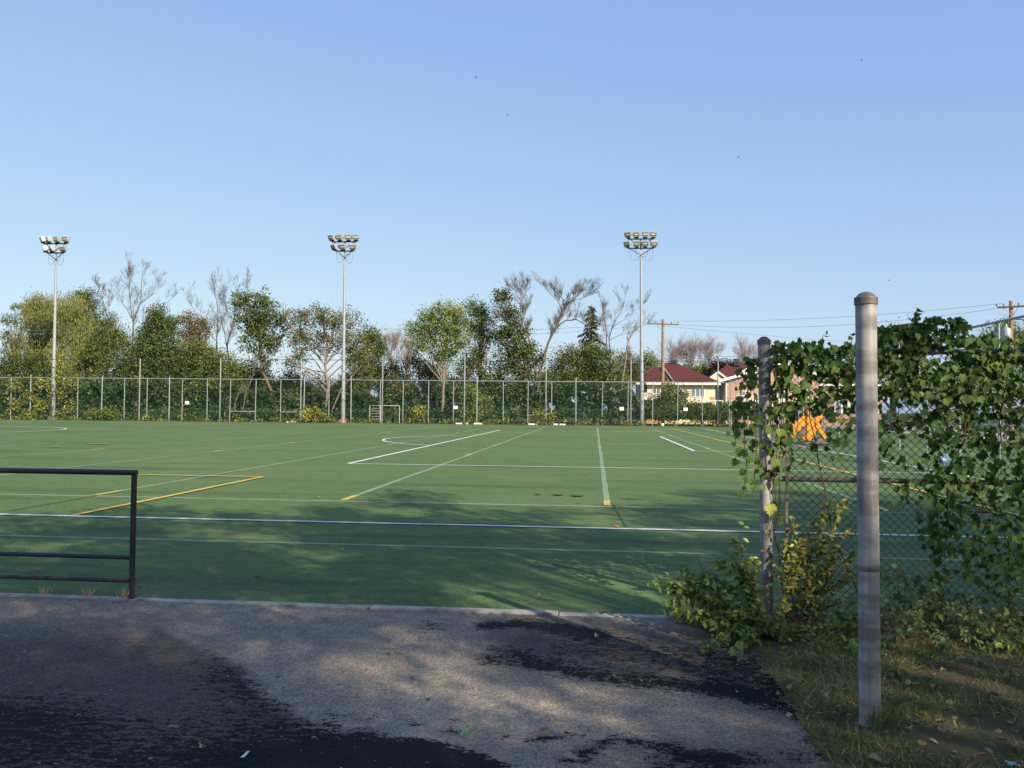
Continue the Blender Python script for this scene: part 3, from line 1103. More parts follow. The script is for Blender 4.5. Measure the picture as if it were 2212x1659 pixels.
def build_trees():
    GRP = "trees behind the far fence"
    tree("willow_tree", "drooping yellow-green willow behind the leftmost floodlight mast", 97, [(120, 905, .32), (122, 800, .26), (118, 720, .16), (120, 660, .08)],
         [(78, 660, 30, 34), (140, 668, 52, 42), (95, 710, 50, 40), (165, 715, 44, 40), (70, 750, 32, 30), (125, 775, 60, 40), (190, 760, 34, 40)], 'lf_willow', den=4.2, size=0.30, droop=0.7, clump=0.5, group=GRP)
    tree("leafy_tree", "dark rounded tree rising just right of the willow", 100, [(185, 905, .28), (186, 780, .2), (184, 690, .1)],
         [(182, 648, 30, 26), (196, 680, 26, 28), (160, 690, 24, 30), (206, 715, 26, 26)], 'lf_mid', den=2.2, group=GRP)
    tree("leafy_tree", "sparse feathery tree at the far left edge, left of the willow", 99, [(20, 905, .2), (28, 800, .15), (40, 720, .08)],
         [(22, 690, 24, 12), (48, 668, 26, 16), (15, 725, 18, 10), (60, 700, 26, 18), (30, 745, 26, 16)], 'lf_dark', den=1.2, clump=0.35, group=GRP)
    tree("leafy_tree", "low dark tree at the far left edge, below the feathery one", 94, [(20, 905, .2), (22, 850, .16), (25, 800, .08)],
         [(18, 790, 36, 38), (62, 800, 34, 40), (0, 830, 40, 34), (55, 845, 50, 36), (100, 838, 50, 40)], 'lf_dark', den=2.4, group=GRP)
    tree("leafy_tree", "olive-green tree between the willow and the bare grey tree", 95, [(232, 905, .2), (228, 810, .15), (232, 730, .08)],
         [(232, 712, 30, 30), (255, 740, 30, 30), (210, 760, 34, 36), (245, 790, 44, 36), (205, 830, 44, 40), (255, 845, 40, 36), (160, 845, 44, 36)], 'lf_mid', den=2.3, group=GRP)
    tree("leafy_tree", "dense dark tree with orange-tinged top under the bare grey tree", 92, [(292, 908, .20), (296, 850, .17), (318, 790, .12), (332, 715, .07)],
         [(340, 690, 32, 34), (365, 715, 30, 34), (325, 730, 34, 32), (350, 765, 44, 40), (300, 770, 34, 36), (385, 780, 34, 36), (340, 815, 54, 34), (290, 820, 34, 34)], 'lf_dark', den=2.7, group=GRP)
    tree("leafy_tree", "orange-brown tipped tree left of the bare reddish trees", 94, [(420, 908, .2), (415, 840, .16), (410, 760, .1)],
         [(408, 692, 22, 20), (438, 700, 20, 16), (420, 722, 34, 24)], 'lf_orange', den=2.0, group=GRP)
    tree("leafy_tree", "broad dark green tree filling the gap below the orange-tipped tree", 93, [(440, 908, .2), (445, 850, .15), (450, 790, .1)],
         [(425, 762, 46, 34), (470, 785, 40, 32), (410, 805, 48, 34), (460, 825, 56, 36), (510, 815, 34, 34), (400, 845, 46, 30)], 'lf_mid', den=2.5, group=GRP)
    bare_tree("dead_tree", "tall bare grey tree above the dark orange-topped tree", 101, [[(282, 905, .22), (285, 780, .17), (288, 700, .12), (279, 630, .06), (280, 595, .03)], [(288, 700, .1), (304, 650, .07), (308, 585, .03)], [(286, 690, .08), (262, 650, .05), (246, 625, .025)], [(304, 655, .06), (325, 640, .04), (345, 605, .02)], [(284, 720, .07), (330, 680, .04), (365, 650, .02)]],
              twig=1.5, seed=3, group="bare trees behind the far fence")
    bare_tree("dead_tree", "thin bare tree leaning left between willow and tall bare tree", 98, [[(262, 905, .14), (252, 790, .1), (238, 700, .06), (222, 650, .03), (210, 612, .015)], [(245, 720, .05), (235, 670, .03), (236, 640, .015)]], twig=1.0, seed=9, group="bare trees behind the far fence")
    bare_tree("dead_tree", "bare purplish tree right of the orange-tipped tree", 100, [[(470, 905, .2), (470, 790, .15), (468, 730, .1), (470, 660, .05), (462, 615, .02)], [(470, 740, .08), (430, 690, .05), (405, 645, .02)], [(470, 720, .07), (490, 670, .04), (480, 620, .02)]], twig=1.5, seed=4, group="bare trees behind the far fence")
    bare_tree("dead_tree", "bare purplish tree left of the tall broad-leaved tree, forked low", 99, [[(502, 905, .2), (500, 800, .15), (490, 745, .1), (505, 690, .06), (510, 615, .02)], [(490, 750, .08), (480, 700, .05), (484, 640, .02)], [(505, 690, .05), (530, 650, .03), (535, 610, .015)]], twig=1.4, seed=5, group="bare trees behind the far fence")
    tree("broadleaf_tree", "tall dark broad-leaved tree leaning over left of the middle mast", 93, [(598, 910, .17), (586, 845, .16), (566, 800, .14), (560, 740, .1), (552, 680, .06)],
         [(520, 650, 24, 20), (560, 650, 34, 26), (540, 690, 38, 34), (580, 690, 30, 30), (550, 735, 34, 32), (590, 735, 26, 30), (610, 700, 18, 24), (570, 780, 26, 22)], 'lf_dark', den=2.0, size=0.32, clump=0.42, per=26, group=GRP, bark='bark')
    tree("broadleaf_tree", "open brownish tree with pale forked trunk, just left of the middle mast", 92, [(702, 905, .22), (704, 868, .21), (710, 835, .18), (702, 790, .13), (706, 740, .08), (700, 700, .05)],
         [(640, 690, 36, 28), (690, 685, 44, 26), (740, 695, 40, 28), (655, 735, 40, 30), (710, 735, 44, 28), (760, 740, 34, 30), (640, 775, 30, 22), (770, 780, 30, 26)], 'lf_brown', bark='bark_pale', den=1.25, size=0.26, clump=0.4, nbr=44, per=24, group=GRP)
    tree("leafy_tree", "bushy olive tree standing right behind the middle mast", 95, [(790, 905, .2), (792, 830, .16), (796, 770, .1)],
         [(800, 730, 28, 24), (815, 760, 22, 26), (785, 775, 34, 30), (805, 815, 40, 34), (765, 830, 36, 30)], 'lf_mid', den=2.4, group=GRP)
    bare_tree("leaning_trunk", "pale bare trunk leaning across behind the middle mast", 91, [[(708, 880, .12), (738, 838, .10), (772, 800, .07), (800, 775, .04)], [(752, 822, .06), (790, 815, .04), (815, 820, .02)]], mat='bark_pale', twig=0.9, seed=12, levels=2, group="bare trees behind the far fence")
    bare_tree("arching_trunk", "bent grey trunk arching between two fence posts left of middle mast", 90, [[(505, 905, .11), (508, 870, .10), (516, 850, .09), (530, 840, .07), (545, 848, .05)], [(524, 885, .10), (530, 850, .09), (548, 805, .06), (556, 770, .03)]], mat='bark', twig=0.8, seed=13, levels=2, group="bare trees behind the far fence")
    tree("leafy_tree", "sunlit rounded tree with slim trunk, centre of the tree line", 90, [(955, 908, .19), (957, 850, .17), (958, 790, .13), (960, 720, .08)],
         [(965, 672, 34, 24), (930, 690, 34, 28), (990, 690, 26, 30), (900, 715, 26, 22), (950, 720, 44, 28), (990, 735, 30, 30), (915, 745, 30, 20), (960, 765, 26, 18)], 'lf_light', den=1.7, size=0.24, clump=0.38, nbr=40, group=GRP, bark='bark_pale')
    bare_tree("slim_trunk", "second slim pale trunk beside the sunlit rounded tree", 91, [[(946, 905, .10), (944, 850, .09), (936, 800, .07), (928, 755, .05)], [(975, 850, .07), (1000, 815, .05), (1020, 800, .03)]], mat='bark_pale', twig=0.7, seed=14, levels=2, group="bare trees behind the far fence")
    tree("leafy_tree", "dark tree squeezed between sunlit tree and the leaning dead-limbed tree", 95, [(1040, 905, .18), (1038, 820, .14), (1036, 750, .08)],
         [(1030, 668, 28, 20), (1045, 690, 28, 26), (1020, 710, 22, 26), (1050, 730, 22, 24), (1030, 770, 20, 24)], 'lf_dark', den=1.8, group=GRP)
    tree("broadleaf_tree", "large dark tree with leafy left side and a leaning trunk", 93, [(1140, 905, .26), (1138, 850, .24), (1135, 800, .2), (1140, 745, .15), (1110, 700, .1), (1080, 690, .05)],
         [(1085, 645, 24, 22), (1098, 675, 26, 22), (1110, 715, 34, 26), (1080, 735, 32, 26), (1120, 755, 40, 24), (1150, 770, 26, 22), (1100, 790, 44, 30), (1140, 815, 44, 30), (1060, 820, 34, 34), (1090, 845, 40, 34)], 'lf_dark', den=2.0, size=0.30, clump=0.42, per=28, group=GRP)
    bare_tree("dead_tree", "big dead forked tree with arching bare limbs, right of centre", 92.5, [[(1164, 905, .25), (1160, 850, .24), (1166, 800, .21), (1178, 760, .19), (1196, 715, .16), (1212, 680, .12), (1232, 652, .08), (1252, 636, .04)],
              [(1196, 712, .13), (1222, 692, .10), (1245, 690, .08), (1262, 700, .05), (1275, 702, .03)], [(1228, 655, .07), (1210, 640, .05), (1196, 625, .02)], [(1236, 648, .06), (1255, 646, .04), (1268, 640, .02)], [(1162, 830, .18), (1150, 760, .16), (1140, 725, .13), (1128, 700, .10), (1138, 660, .08), (1132, 640, .05), (1138, 618, .03)],
              [(1128, 702, .1), (1105, 690, .07), (1085, 690, .05), (1065, 700, .03)], [(1215, 675, .07), (1205, 650, .05), (1180, 625, .03)], [(1140, 640, .05), (1120, 630, .03), (1105, 622, .02)]], mat='bark', twig=1.2, seed=21, dens=1.45, group="bare trees behind the far fence")
    # spruce
    Y = 112
    b = at(1276, 905, Y)
    sp = thing("spruce_tree", "narrow dark spruce with drooping branches left of the bare broken trees", "tree", (b.x, Y, 0), GRP)
    top = at(1276, 657, Y)
    MB().tube([(b.x, Y, -0.2), (b.x, Y, top.z * .6), (b.x, Y, top.z)], [.25, .16, .02], 7).build("trunk", MAT['bark'], sp)
    C, T, N, S = [], [], [], []
    H = top.z
    for i in range(150):
        h = random.uniform(0.28, 0.985)
        R = (1 - h) ** 0.75 * 4.6 * random.uniform(.7, 1.1) + 0.15
        if int(h * 13) % 2 == 0:
            R *= 0.72
        a = random.uniform(0, 2 * pi)
        m = int(12 + R * 16)
        for j in range(m):
            t = (j + random.random()) / m
            zz = h * H + 0.25 * R * t * (1 - 2.2 * t)
            C.append((b.x + R * t * cos(a) + random.uniform(-.15, .15), Y + R * t * sin(a) + random.uniform(-.15, .15), zz + random.uniform(-.1, .1)))
            T.append((cos(a) * .6 + random.uniform(-.5, .5), sin(a) * .6 + random.uniform(-.5, .5), -0.9 + random.uniform(-.4, .4)))
            N.append((random.uniform(-1, 1), random.uniform(-1, 1), 1))
            S.append(random.uniform(.3, .55))
    V, F, tt = leaf_arrays(C, T, N, S, [(0, 0, 0), (-.16, .5, .03), (0, 1, 0), (.16, .5, .03)], DIAMOND_F)
    np_obj("foliage", V, F, MAT['lf_spruce'], sp, tint=tt)
    bare_tree("dead_tree", "wispy bare tree swept to the right, between spruce and right mast", 98, [[(1318, 905, .2), (1312, 800, .15), (1310, 740, .1), (1308, 700, .06), (1302, 672, .03)], [(1314, 780, .12), (1316, 730, .09), (1330, 690, .06), (1345, 665, .03), (1352, 635, .015)], [(1322, 705, .05), (1350, 690, .03), (1385, 660, .015)], [(1316, 735, .05), (1345, 722, .03), (1370, 720, .015)]], twig=1.2, seed=31, group="bare trees behind the far fence")
    bare_tree("broken_trunk", "pale broken trunk curving up to bare twigs beside the right mast", 94, [[(1338, 905, .16), (1342, 860, .15), (1348, 800, .13), (1354, 750, .11), (1364, 720, .08), (1380, 706, .05), (1400, 698, .02)]], mat='bark_pale', twig=0.9, seed=32, dens=0.8, group="bare trees behind the far fence")
    tree("leafy_tree", "low rounded green tree in front of the spruce", 95, [(1285, 905, .15), (1285, 830, .12), (1288, 790, .06)],
         [(1290, 765, 36, 22), (1260, 790, 34, 26), (1315, 795, 32, 26), (1240, 820, 36, 28), (1290, 825, 40, 28), (1335, 830, 26, 28)], 'lf_mid', den=2.4, group=GRP)
    tree("leafy_tree", "small olive tree between the dead forked tree and the spruce", 96, [(1215, 905, .15), (1215, 830, .12), (1212, 790, .06)],
         [(1220, 772, 28, 20), (1200, 800, 30, 26), (1235, 760, 18, 14), (1215, 830, 30, 26), (1180, 830, 26, 26)], 'lf_brown', den=2.0, group=GRP)
    tree("leafy_tree", "reddish-brown low tree behind the right mast", 99, [(1350, 905, .14), (1350, 840, .1), (1352, 800, .06)],
         [(1352, 775, 20, 18), (1370, 800, 22, 22), (1345, 820, 26, 24)], 'lf_brown', den=2.2, group=GRP)
    tree("leafy_tree", "stubby tree with a pale cut trunk left of the sunlit tree", 93, [(906, 880, .15), (907, 840, .14), (905, 800, .1), (906, 790, .06)],
         [(890, 785, 24, 20), (915, 805, 20, 20), (880, 830, 26, 24), (930, 800, 24, 26), (850, 830, 24, 26)], 'lf_brown', bark='bark_pale', den=1.5, group=GRP)
    tree("leafy_tree", "dark ivy-clad tree column behind the leaning tree", 96, [(1010, 905, .16), (1008, 850, .12), (1008, 800, .07)],
         [(1008, 800, 26, 30), (990, 840, 26, 28), (1030, 850, 28, 30)], 'lf_mid', den=2.2, group=GRP)
    for x, y, w, lf, lab in ((572, 830, 34, 'lf_mid', "low green tree below the leaning broad-leaved tree"), (632, 820, 34, 'lf_brown', "low brownish tree under the open pale-forked tree, left side"), (690, 835, 30, 'lf_mid', "low green tree behind the foot of the pale-forked tree"),
                             (745, 835, 28, 'lf_dark', "low dark tree right behind the foot of the middle mast"), (848, 800, 24, 'lf_brown', "low sparse brown tree right of the olive tree"), (945, 815, 34, 'lf_mid', "low green tree behind the sunlit tree's trunk"), (545, 800, 26, 'lf_mid', "low olive tree left of the leaning broad-leaved trunk")):
        tree("leafy_tree", lab, 97, [(x, 905, .12), (x + 2, 850, .1), (x, y, .05)], [(x, y, w, 24), (x - 22, y + 26, w * .9, 26), (x + 22, y + 26, w * .9, 26), (x, y + 44, w * 1.2, 24)], lf, den=1.8, group=GRP)
    # bare pinkish crowns far behind
    for i, (x, y0, w, lab) in enumerate(((845, 745, 26, "bare pinkish tree far behind, right of the olive tree"), (880, 755, 24, "bare pinkish tree far behind, left of the sunlit tree"), (1035, 770, 20, "bare pinkish tree far behind the leaning tree"),
                                         (1458, 768, 20, "bare pinkish tree above the left slope of the cream house roof"), (1492, 757, 30, "bare pinkish tree above the cream house ridge"), (1530, 762, 26, "bare pinkish tree between the two red roofs"), (1612, 765, 22, "bare pinkish tree above the pink house roof"))):
        bare_tree("bare_tree", lab, 140, [[(x, 868, .25), (x, 810, .2), (x, y0 + 20, .1), (x + 2, y0 + 5, .04)], [(x, 812, .12), (x - w * .6, y0 + 18, .06), (x - w * .8, y0 + 8, .03)], [(x, 812, .12), (x + w * .6, y0 + 16, .06), (x + w * .9, y0 + 6, .03)], [(x, 815, .1), (x - w * .3, y0 + 12, .05)], [(x, 815, .1), (x + w * .3, y0 + 10, .05)]],
                  mat='twig_pink', twig=2.1, seed=50 + i, dens=1.15, group="bare trees far behind the houses")
    tree("leafy_tree", "green tree behind the cream house roof, right side", 128, [(1500, 868, .2), (1502, 820, .15), (1505, 790, .1)],
         [(1478, 778, 10, 14), (1500, 800, 30, 16), (1525, 805, 22, 16), (1490, 815, 24, 14)], 'lf_mid', den=2.2, size=0.35, group=GRP)
    tree("purple_tree", "dark purple-leaved tree between the cream and pink houses", 126, [(1552, 868, .2), (1552, 820, .15), (1555, 790, .1)],
         [(1545, 788, 16, 14), (1562, 790, 16, 14), (1550, 808, 22, 14), (1535, 815, 14, 10)], 'lf_purple', den=2.6, size=0.32, group=GRP)
    tree("leafy_tree", "yellow-green tree left of the cream house roof", 118, [(1402, 868, .2), (1402, 820, .15), (1402, 790, .1)],
         [(1402, 775, 20, 14), (1385, 795, 22, 18), (1415, 795, 20, 18), (1370, 815, 22, 16)], 'lf_light', den=2.2, size=0.3, group=GRP)
    tree("leafy_tree", "large pale green tree beyond the side fence, seen above the vine", 75, [(1930, 870, .3), (1930, 800, .22), (1930, 740, .12)],
         [(1930, 728, 26, 20), (1905, 750, 30, 26), (1960, 748, 30, 26), (1990, 735, 22, 20), (1930, 785, 46, 30), (1880, 790, 30, 30)], 'lf_light', den=2.0, size=0.24, group="trees beyond the side fence")
    tree("leafy_tree", "low dark green tree beyond the side fence, behind the densest part of the vine", 72, [(2050, 880, .2), (2050, 850, .15), (2050, 820, .1)],
         [(2000, 820, 40, 24), (2060, 815, 44, 26), (2120, 815, 44, 26), (2185, 810, 44, 26), (2030, 850, 60, 22), (2130, 850, 60, 22), (1960, 845, 30, 18)], 'lf_mid', den=1.8, size=0.24, group="trees beyond the side fence")
    tree("leafy_tree", "feathery green tree at the far right beside the utility pole", 80, [(2165, 870, .3), (2165, 800, .22), (2165, 740, .12)],
         [(2145, 712, 18, 14), (2170, 705, 18, 16), (2195, 725, 20, 16), (2130, 740, 24, 18), (2170, 745, 40, 26), (2215, 735, 20, 20)], 'lf_light', den=1.8, size=0.22, group="trees beyond the side fence")
    # shrubs with a shape of their own
    SG = "shrubs along the far fence"
    for lab, Y, x, bl, leaf in (
        ("low rounded green bush in front of the far fence, left of the tall dark trees", 81.5, 220, [(220, 893, 26, 14), (205, 898, 18, 10), (240, 897, 18, 10)], 'lf_mid'),
        ("yellowish bush at the fence foot, left of the middle mast", 82.5, 678, [(675, 893, 24, 14), (655, 899, 18, 9), (698, 899, 18, 9)], 'lf_yellow'),
        ("tall bushy shrub in front of the cream house wall", 88, 1445, [(1446, 846, 18, 22), (1430, 866, 24, 22), (1460, 868, 30, 26), (1440, 890, 46, 20), (1495, 888, 30, 18)], 'lf_mid'),
        ("wide shrub in front of the grey shaded wall", 88, 1545, [(1535, 888, 34, 12), (1580, 884, 30, 16), (1555, 898, 50, 12), (1510, 898, 30, 12)], 'lf_mid'),
        ("pale-flecked shrub below the dark tree at centre", 87.5, 1015, [(1015, 855, 22, 20), (1040, 870, 26, 20), (1010, 885, 30, 18)], 'lf_light'),
        ("bright yellow-green sapling at the fence, below the sunlit tree", 84.5, 905, [(903, 890, 14, 14), (890, 898, 14, 8)], 'lf_yellow'),
        ("yellow-leaved sapling at the fence right of the low crossbar", 84.9, 1030, [(1028, 893, 12, 12), (1022, 900, 10, 8)], 'lf_yellow'),
        ("yellow-leaved sapling under the slanting crossbar", 85.0, 1165, [(1162, 894, 14, 12), (1190, 900, 10, 8)], 'lf_yellow'),
    ):
        tree("shrub", lab, Y, [(x, 908, .05), (x, 895, .04), (x, bl[0][1], .02)], bl, leaf, den=2.2, size=0.22, clump=0.3, nbr=8, cat='shrub', group=SG, per=22)


build_trees()


# undergrowth: the mass of shrubs between fence and trees
def undergrowth():
    n = 120000
    px = RNG.uniform(-60, 1800, n)
    tops = np.interp(px, [-60, 60, 150, 300, 420, 520, 600, 660, 760, 830, 900, 980, 1060, 1150, 1250, 1340, 1380, 1410, 1520, 1600, 1700, 1800],
                     [838, 832, 828, 826, 832, 840, 848, 852, 846, 850, 844, 838, 834, 836, 832, 838, 858, 880, 886, 882, 882, 886])
    tops = tops + 7 * np.sin(px * 0.11) + 6 * np.sin(px * 0.047 + 2)
    u = RNG.random(n)
    py = 904 - (904 - tops) * u ** 0.8
    Y = np.where((py > 884) & (RNG.random(n) < .5), RNG.uniform(88.2, 91, n), RNG.uniform(91.5, 96, n))
    d = np.array([ray(a, b) for a, b in zip(px, py)])
    pos = d * (Y / d[:, 1])[:, None] + np.array([0, 0, CAM_H])
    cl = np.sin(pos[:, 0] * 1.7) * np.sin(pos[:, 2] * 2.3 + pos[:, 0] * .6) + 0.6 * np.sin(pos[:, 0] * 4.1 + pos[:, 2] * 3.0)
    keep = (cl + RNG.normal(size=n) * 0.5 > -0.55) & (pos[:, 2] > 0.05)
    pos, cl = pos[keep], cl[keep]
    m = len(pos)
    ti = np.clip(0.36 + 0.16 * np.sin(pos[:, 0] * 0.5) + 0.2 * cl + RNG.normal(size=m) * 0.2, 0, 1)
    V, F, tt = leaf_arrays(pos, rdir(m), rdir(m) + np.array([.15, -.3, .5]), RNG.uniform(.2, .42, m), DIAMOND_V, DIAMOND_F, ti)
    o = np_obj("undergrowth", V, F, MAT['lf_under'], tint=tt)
    tag(o, "continuous dark green undergrowth behind the far fence", "undergrowth", kind='stuff')
    # weeds along the foot of the fence
    n = 9000
    x = RNG.uniform(-66, 20, n)
    yy = np.array([fenceY(a) for a in x]) + RNG.normal(size=n) * 0.35
    dens = np.sin(x * 0.9) * np.sin(x * 2.3 + 1) + RNG.normal(size=n) * 0.6
    keep = dens > 0.15
    x, yy = x[keep], yy[keep]
    z = np.abs(RNG.normal(size=len(x))) * 0.22 * (1 + 0.6 * np.sin(x * 1.3))
    pos = np.stack([x, yy, z + 0.02], 1)
    m = len(x)
    T = rdir(m) * .7 + np.array([0, 0, .6])
    V, F, tt = leaf_arrays(pos, T, rdir(m) + np.array([0, -.5, .4]), RNG.uniform(.1, .3, m), DIAMOND_V, DIAMOND_F, np.clip(RNG.normal(size=m) * .3 + .3, 0, 1))
    o = np_obj("fence_weeds", V, F, MAT['lf_creeper'], tint=tt)
    tag(o, "yellowing weeds along the foot of the far fence", "weeds", kind='stuff')


undergrowth()


# ------------------------------------------------------------------ far fence
def uv_quad(name, a, b, z0, z1, mat, parent):
    """upright mesh sheet between ground points a and b, UVs in metres"""
    a, b = Vector(a), Vector(b)
    L_ = (b - a).length
    off = WL[parent.name]
    me = bpy.data.meshes.new(name)
    V = [(a.x, a.y, z0), (b.x, b.y, z0), (b.x, b.y, z1), (a.x, a.y, z1)]
    me.from_pydata([tuple(Vector(v) - off) for v in V], [], [(0, 1, 2, 3)])
    uv = me.uv_layers.new(name="uv")
    for i, c in enumerate(((0, z0), (L_, z0), (L_, z1), (0, z1))):
        uv.data[i].uv = c
    me.materials.append(mat)
    o = bpy.data.objects.new(name, me)
    COL.objects.link(o)
    o.parent = parent
    WL[o.name] = Vector(off)
    return o


def on_fence(px, py=900):
    """ground point of the far fence line seen in photo column px"""
    d = ray(px, py)
    t = FENCE_L
    # solve d.x*s = x, d.y*s = fenceY(x)
    k = (FENCE_R.y - FENCE_L.y) / (FENCE_R.x - FENCE_L.x)
    s = (FENCE_L.y - k * FENCE_L.x) / (d.y - k * d.x)
    return Vector((d.x * s, d.y * s, 0))


FH = 4.42
far = thing("chain_link_fence", "long green chain-link fence with grey posts along the far side of the field", "fence", (-25, fenceY(-25), 0))
POSTS = [23, 65, 116, 167, 219, 268, 317, 365, 393, 447, 496, 551, 606, 656, 710, 758, 821, 870, 925, 979, 1030, 1087, 1140, 1191, 1244, 1300, 1356, 1409, 1463, 1517, 1575, 1630, 1690]
EXT = {65: 4.75, 219: 4.6, 365: 4.6, 656: 4.75, 758: 4.8, 1030: 4.85, 1244: 4.85}
for x in POSTS:
    p = on_fence(x)
    h = EXT.get(x, FH)
    r = 0.055 if x in EXT else 0.04
    ln = 0.12 if x == 1140 else 0
    mb = MB().tube([(p.x, p.y, -0.1), (p.x + random.gauss(0, .035), p.y + random.gauss(0, .02), h + random.uniform(-.02, .03))], r, 8)
    for z in (FH * .49, FH * .27):
        mb.tube([(p.x - 0.12, p.y - .03, z), (p.x + 0.12, p.y - .03, z)], 0.02, 5)
    mb.build("post", MAT['galv_far'], far)
pL, pR = on_fence(-60), Vector((15.4, FENCE_R.y, 0))
MB().tube([(pL.x, pL.y, FH), (pR.x, pR.y, FH)], 0.035, 8).build("top_rail", MAT['galv_far'], far)
MB().tube([(pL.x, pL.y, FH * .5), (pR.x, pR.y, FH * .5)], 0.012, 5).build("tension_wire", MAT['black_cable'], far)
for a, b, ya, yb in ((496, 551, 889, 889), (606, 656, 890, 890), (1140, 1191, 897, 894)):
    p, q = on_fence(a), on_fence(b)
    MB().tube([at(a, ya, p.y), at(b, yb, q.y)], 0.04, 8).build("crossbar", MAT['galv_far'], far)
for a, b in ((985, 1012), (1024, 1044), (1142, 1160), (1196, 1222), (620, 640)):
    p, q = on_fence(a), on_fence(b)
    MB().box2((p.x, p.y - .14, 0), (q.x, p.y - .06, 0.14)).build("bottom_board", MAT['white'], far)
uv_quad("upper_mesh", (pL.x, pL.y + .06, 0), (pR.x, pR.y + .06, 0), FH * .5, FH, MAT['far_mesh'], far)
uv_quad("lower_mesh", (pL.x, pL.y + .06, 0), (pR.x, pR.y + .06, 0), 0.03, FH * .5, MAT['far_mesh_low'], far)

# taller ball-stop net just behind it
net = thing("ball_stop_net", "taller posts and dark cables of the ball-stop net rising behind the far fence", "net", (-25, fenceY(-25) + 1.2, 0))
tops = []
for x, yt in ((-5, 772), (160, 774), (303, 774), (477, 774), (651, 774), (827, 775), (1004, 776), (1180, 777), (1363, 777), (1551, 779), (1735, 782)):
    p = on_fence(x) + Vector((0, 1.2, 0))
    t = at(x, yt, p.y)
    p.x = t.x - 0.0
    if x > 0 and x != 160:
        MB().tube([(p.x, p.y, -.1), (p.x, p.y, t.z * .62), (p.x, p.y, t.z)], [.075, .07, .06], 8).build("net_post", MAT['galv_far'], net)
    tops.append(Vector((p.x, p.y, t.z)))


def sag(a, b, s, n=8):
    return [a.lerp(b, i / n) - Vector((0, 0, s * 4 * (i / n) * (1 - i / n))) for i in range(n + 1)]


mb = MB()
for a, b in zip(tops[:-1], tops[1:]):
    mb.tube(sag(a - Vector((0, 0, .12)), b - Vector((0, 0, .12)), 0.05, 4), 0.028, 5)
    mb.tube(sag(a - Vector((0, 0, a.z - FH - .12)), b - Vector((0, 0, b.z - FH - .12)), 0.04, 4), 0.022, 5)
mb.build("cable", MAT['black_cable'], net)
mb = MB()
for a, b in ((tops[5], tops[6]), (tops[6], tops[7]), (tops[7], tops[8])):
    for q in (.5, .9, 1.3):
        mb.tube(sag(a - Vector((0, 0, q)), b - Vector((0, 0, q)), 0.06, 4), 0.010, 4)
mb.build("net_line", MAT['black_cable'], net)

# small blank notices wired to the fence
for x, y, lab in ((404, 870, "small white notice on the far fence below the dark trees"), (984, 880, "small white notice on the far fence at mid picture"), (1343, 883, "small white notice on the far fence left of the right mast"), (1481, 884, "small white notice on the far fence in front of the cream house")):
    p = at(x, y, on_fence(x).y - .06)
    o = MB().box(p, (0.42, 0.02, 0.32)).build("fence_sign", MAT['white'], origin=p)
    tag(o, lab, "sign", "small signs on the far fence")

# yellow-green creeper on the left end of the far fence
cr = thing("fence_creeper", "yellow-green creeper climbing over the left end of the far fence", "vine", (on_fence(80).x, on_fence(80).y, 0))
pts = []
for x0, y0, x1, y1, m in ((12, 812, 70, 905, 900), (70, 812, 125, 840, 420), (118, 790, 165, 830, 330), (125, 825, 165, 902, 420), (60, 850, 100, 905, 420), (122, 740, 138, 800, 120), (20, 860, 115, 905, 500), (90, 830, 130, 870, 150)):
    for _ in range(m):
        x, y = random.uniform(x0, x1) + random.gauss(0, 4), random.uniform(y0, y1) + random.gauss(0, 4)
        pts.append(at(x, min(y, 905), on_fence(x).y + random.uniform(-.35, .12)))
pts = np.array(pts)
keep = (np.sin(pts[:, 0] * 2.1) * np.sin(pts[:, 2] * 2.9) + RNG.normal(size=len(pts)) * .35) > -.05
pts = pts[keep]
V, F, tt = leaf_arrays(pts, rdir(len(pts)) + np.array([0, 0, -.8]), rdir(len(pts)) * .6 + np.array([.1, -1, .5]), RNG.uniform(.13, .26, len(pts)), DIAMOND_V, DIAMOND_F)
np_obj("foliage", V, F, MAT['lf_creeper'], cr, tint=tt)
mb = MB()
for x in (25, 50, 75, 105, 130, 150):
    mb.tube([at(x + random.uniform(-8, 8), y, on_fence(x).y - .08) for y in (906, 880, 850, 822)], 0.02, 4)
mb.build("stem", MAT['vine_stem'], cr)

# metal frame behind the fence
fr = thing("frame_rack", "small white metal frame standing behind the far fence right of the middle mast", "metal frame", at(830, 905, 87.5))
a, b = at(799, 876, 87.2), at(863, 877, 87.2)
mb = MB()
for x in (a.x, (a.x * 2 + b.x) / 3 + .1, b.x):
    mb.tube([(x, 87.2, 0), (x, 87.2, a.z)], 0.03, 6)
mb.tube([(a.x, 87.2, a.z), (b.x, 87.2, a.z)], 0.03, 6)
mb.build("frame", MAT['white'], fr)
mb = MB()
for i in range(5):
    z = a.z * (0.2 + i * .16)
    mb.tube([(a.x, 87.2, z), ((a.x * 2 + b.x) / 3 + .1, 87.2, z)], 0.015, 5)
mb.build("slat", MAT['white'], fr)

# ------------------------------------------------------------------ floodlight masts
for_mast = "floodlight masts along the far fence"


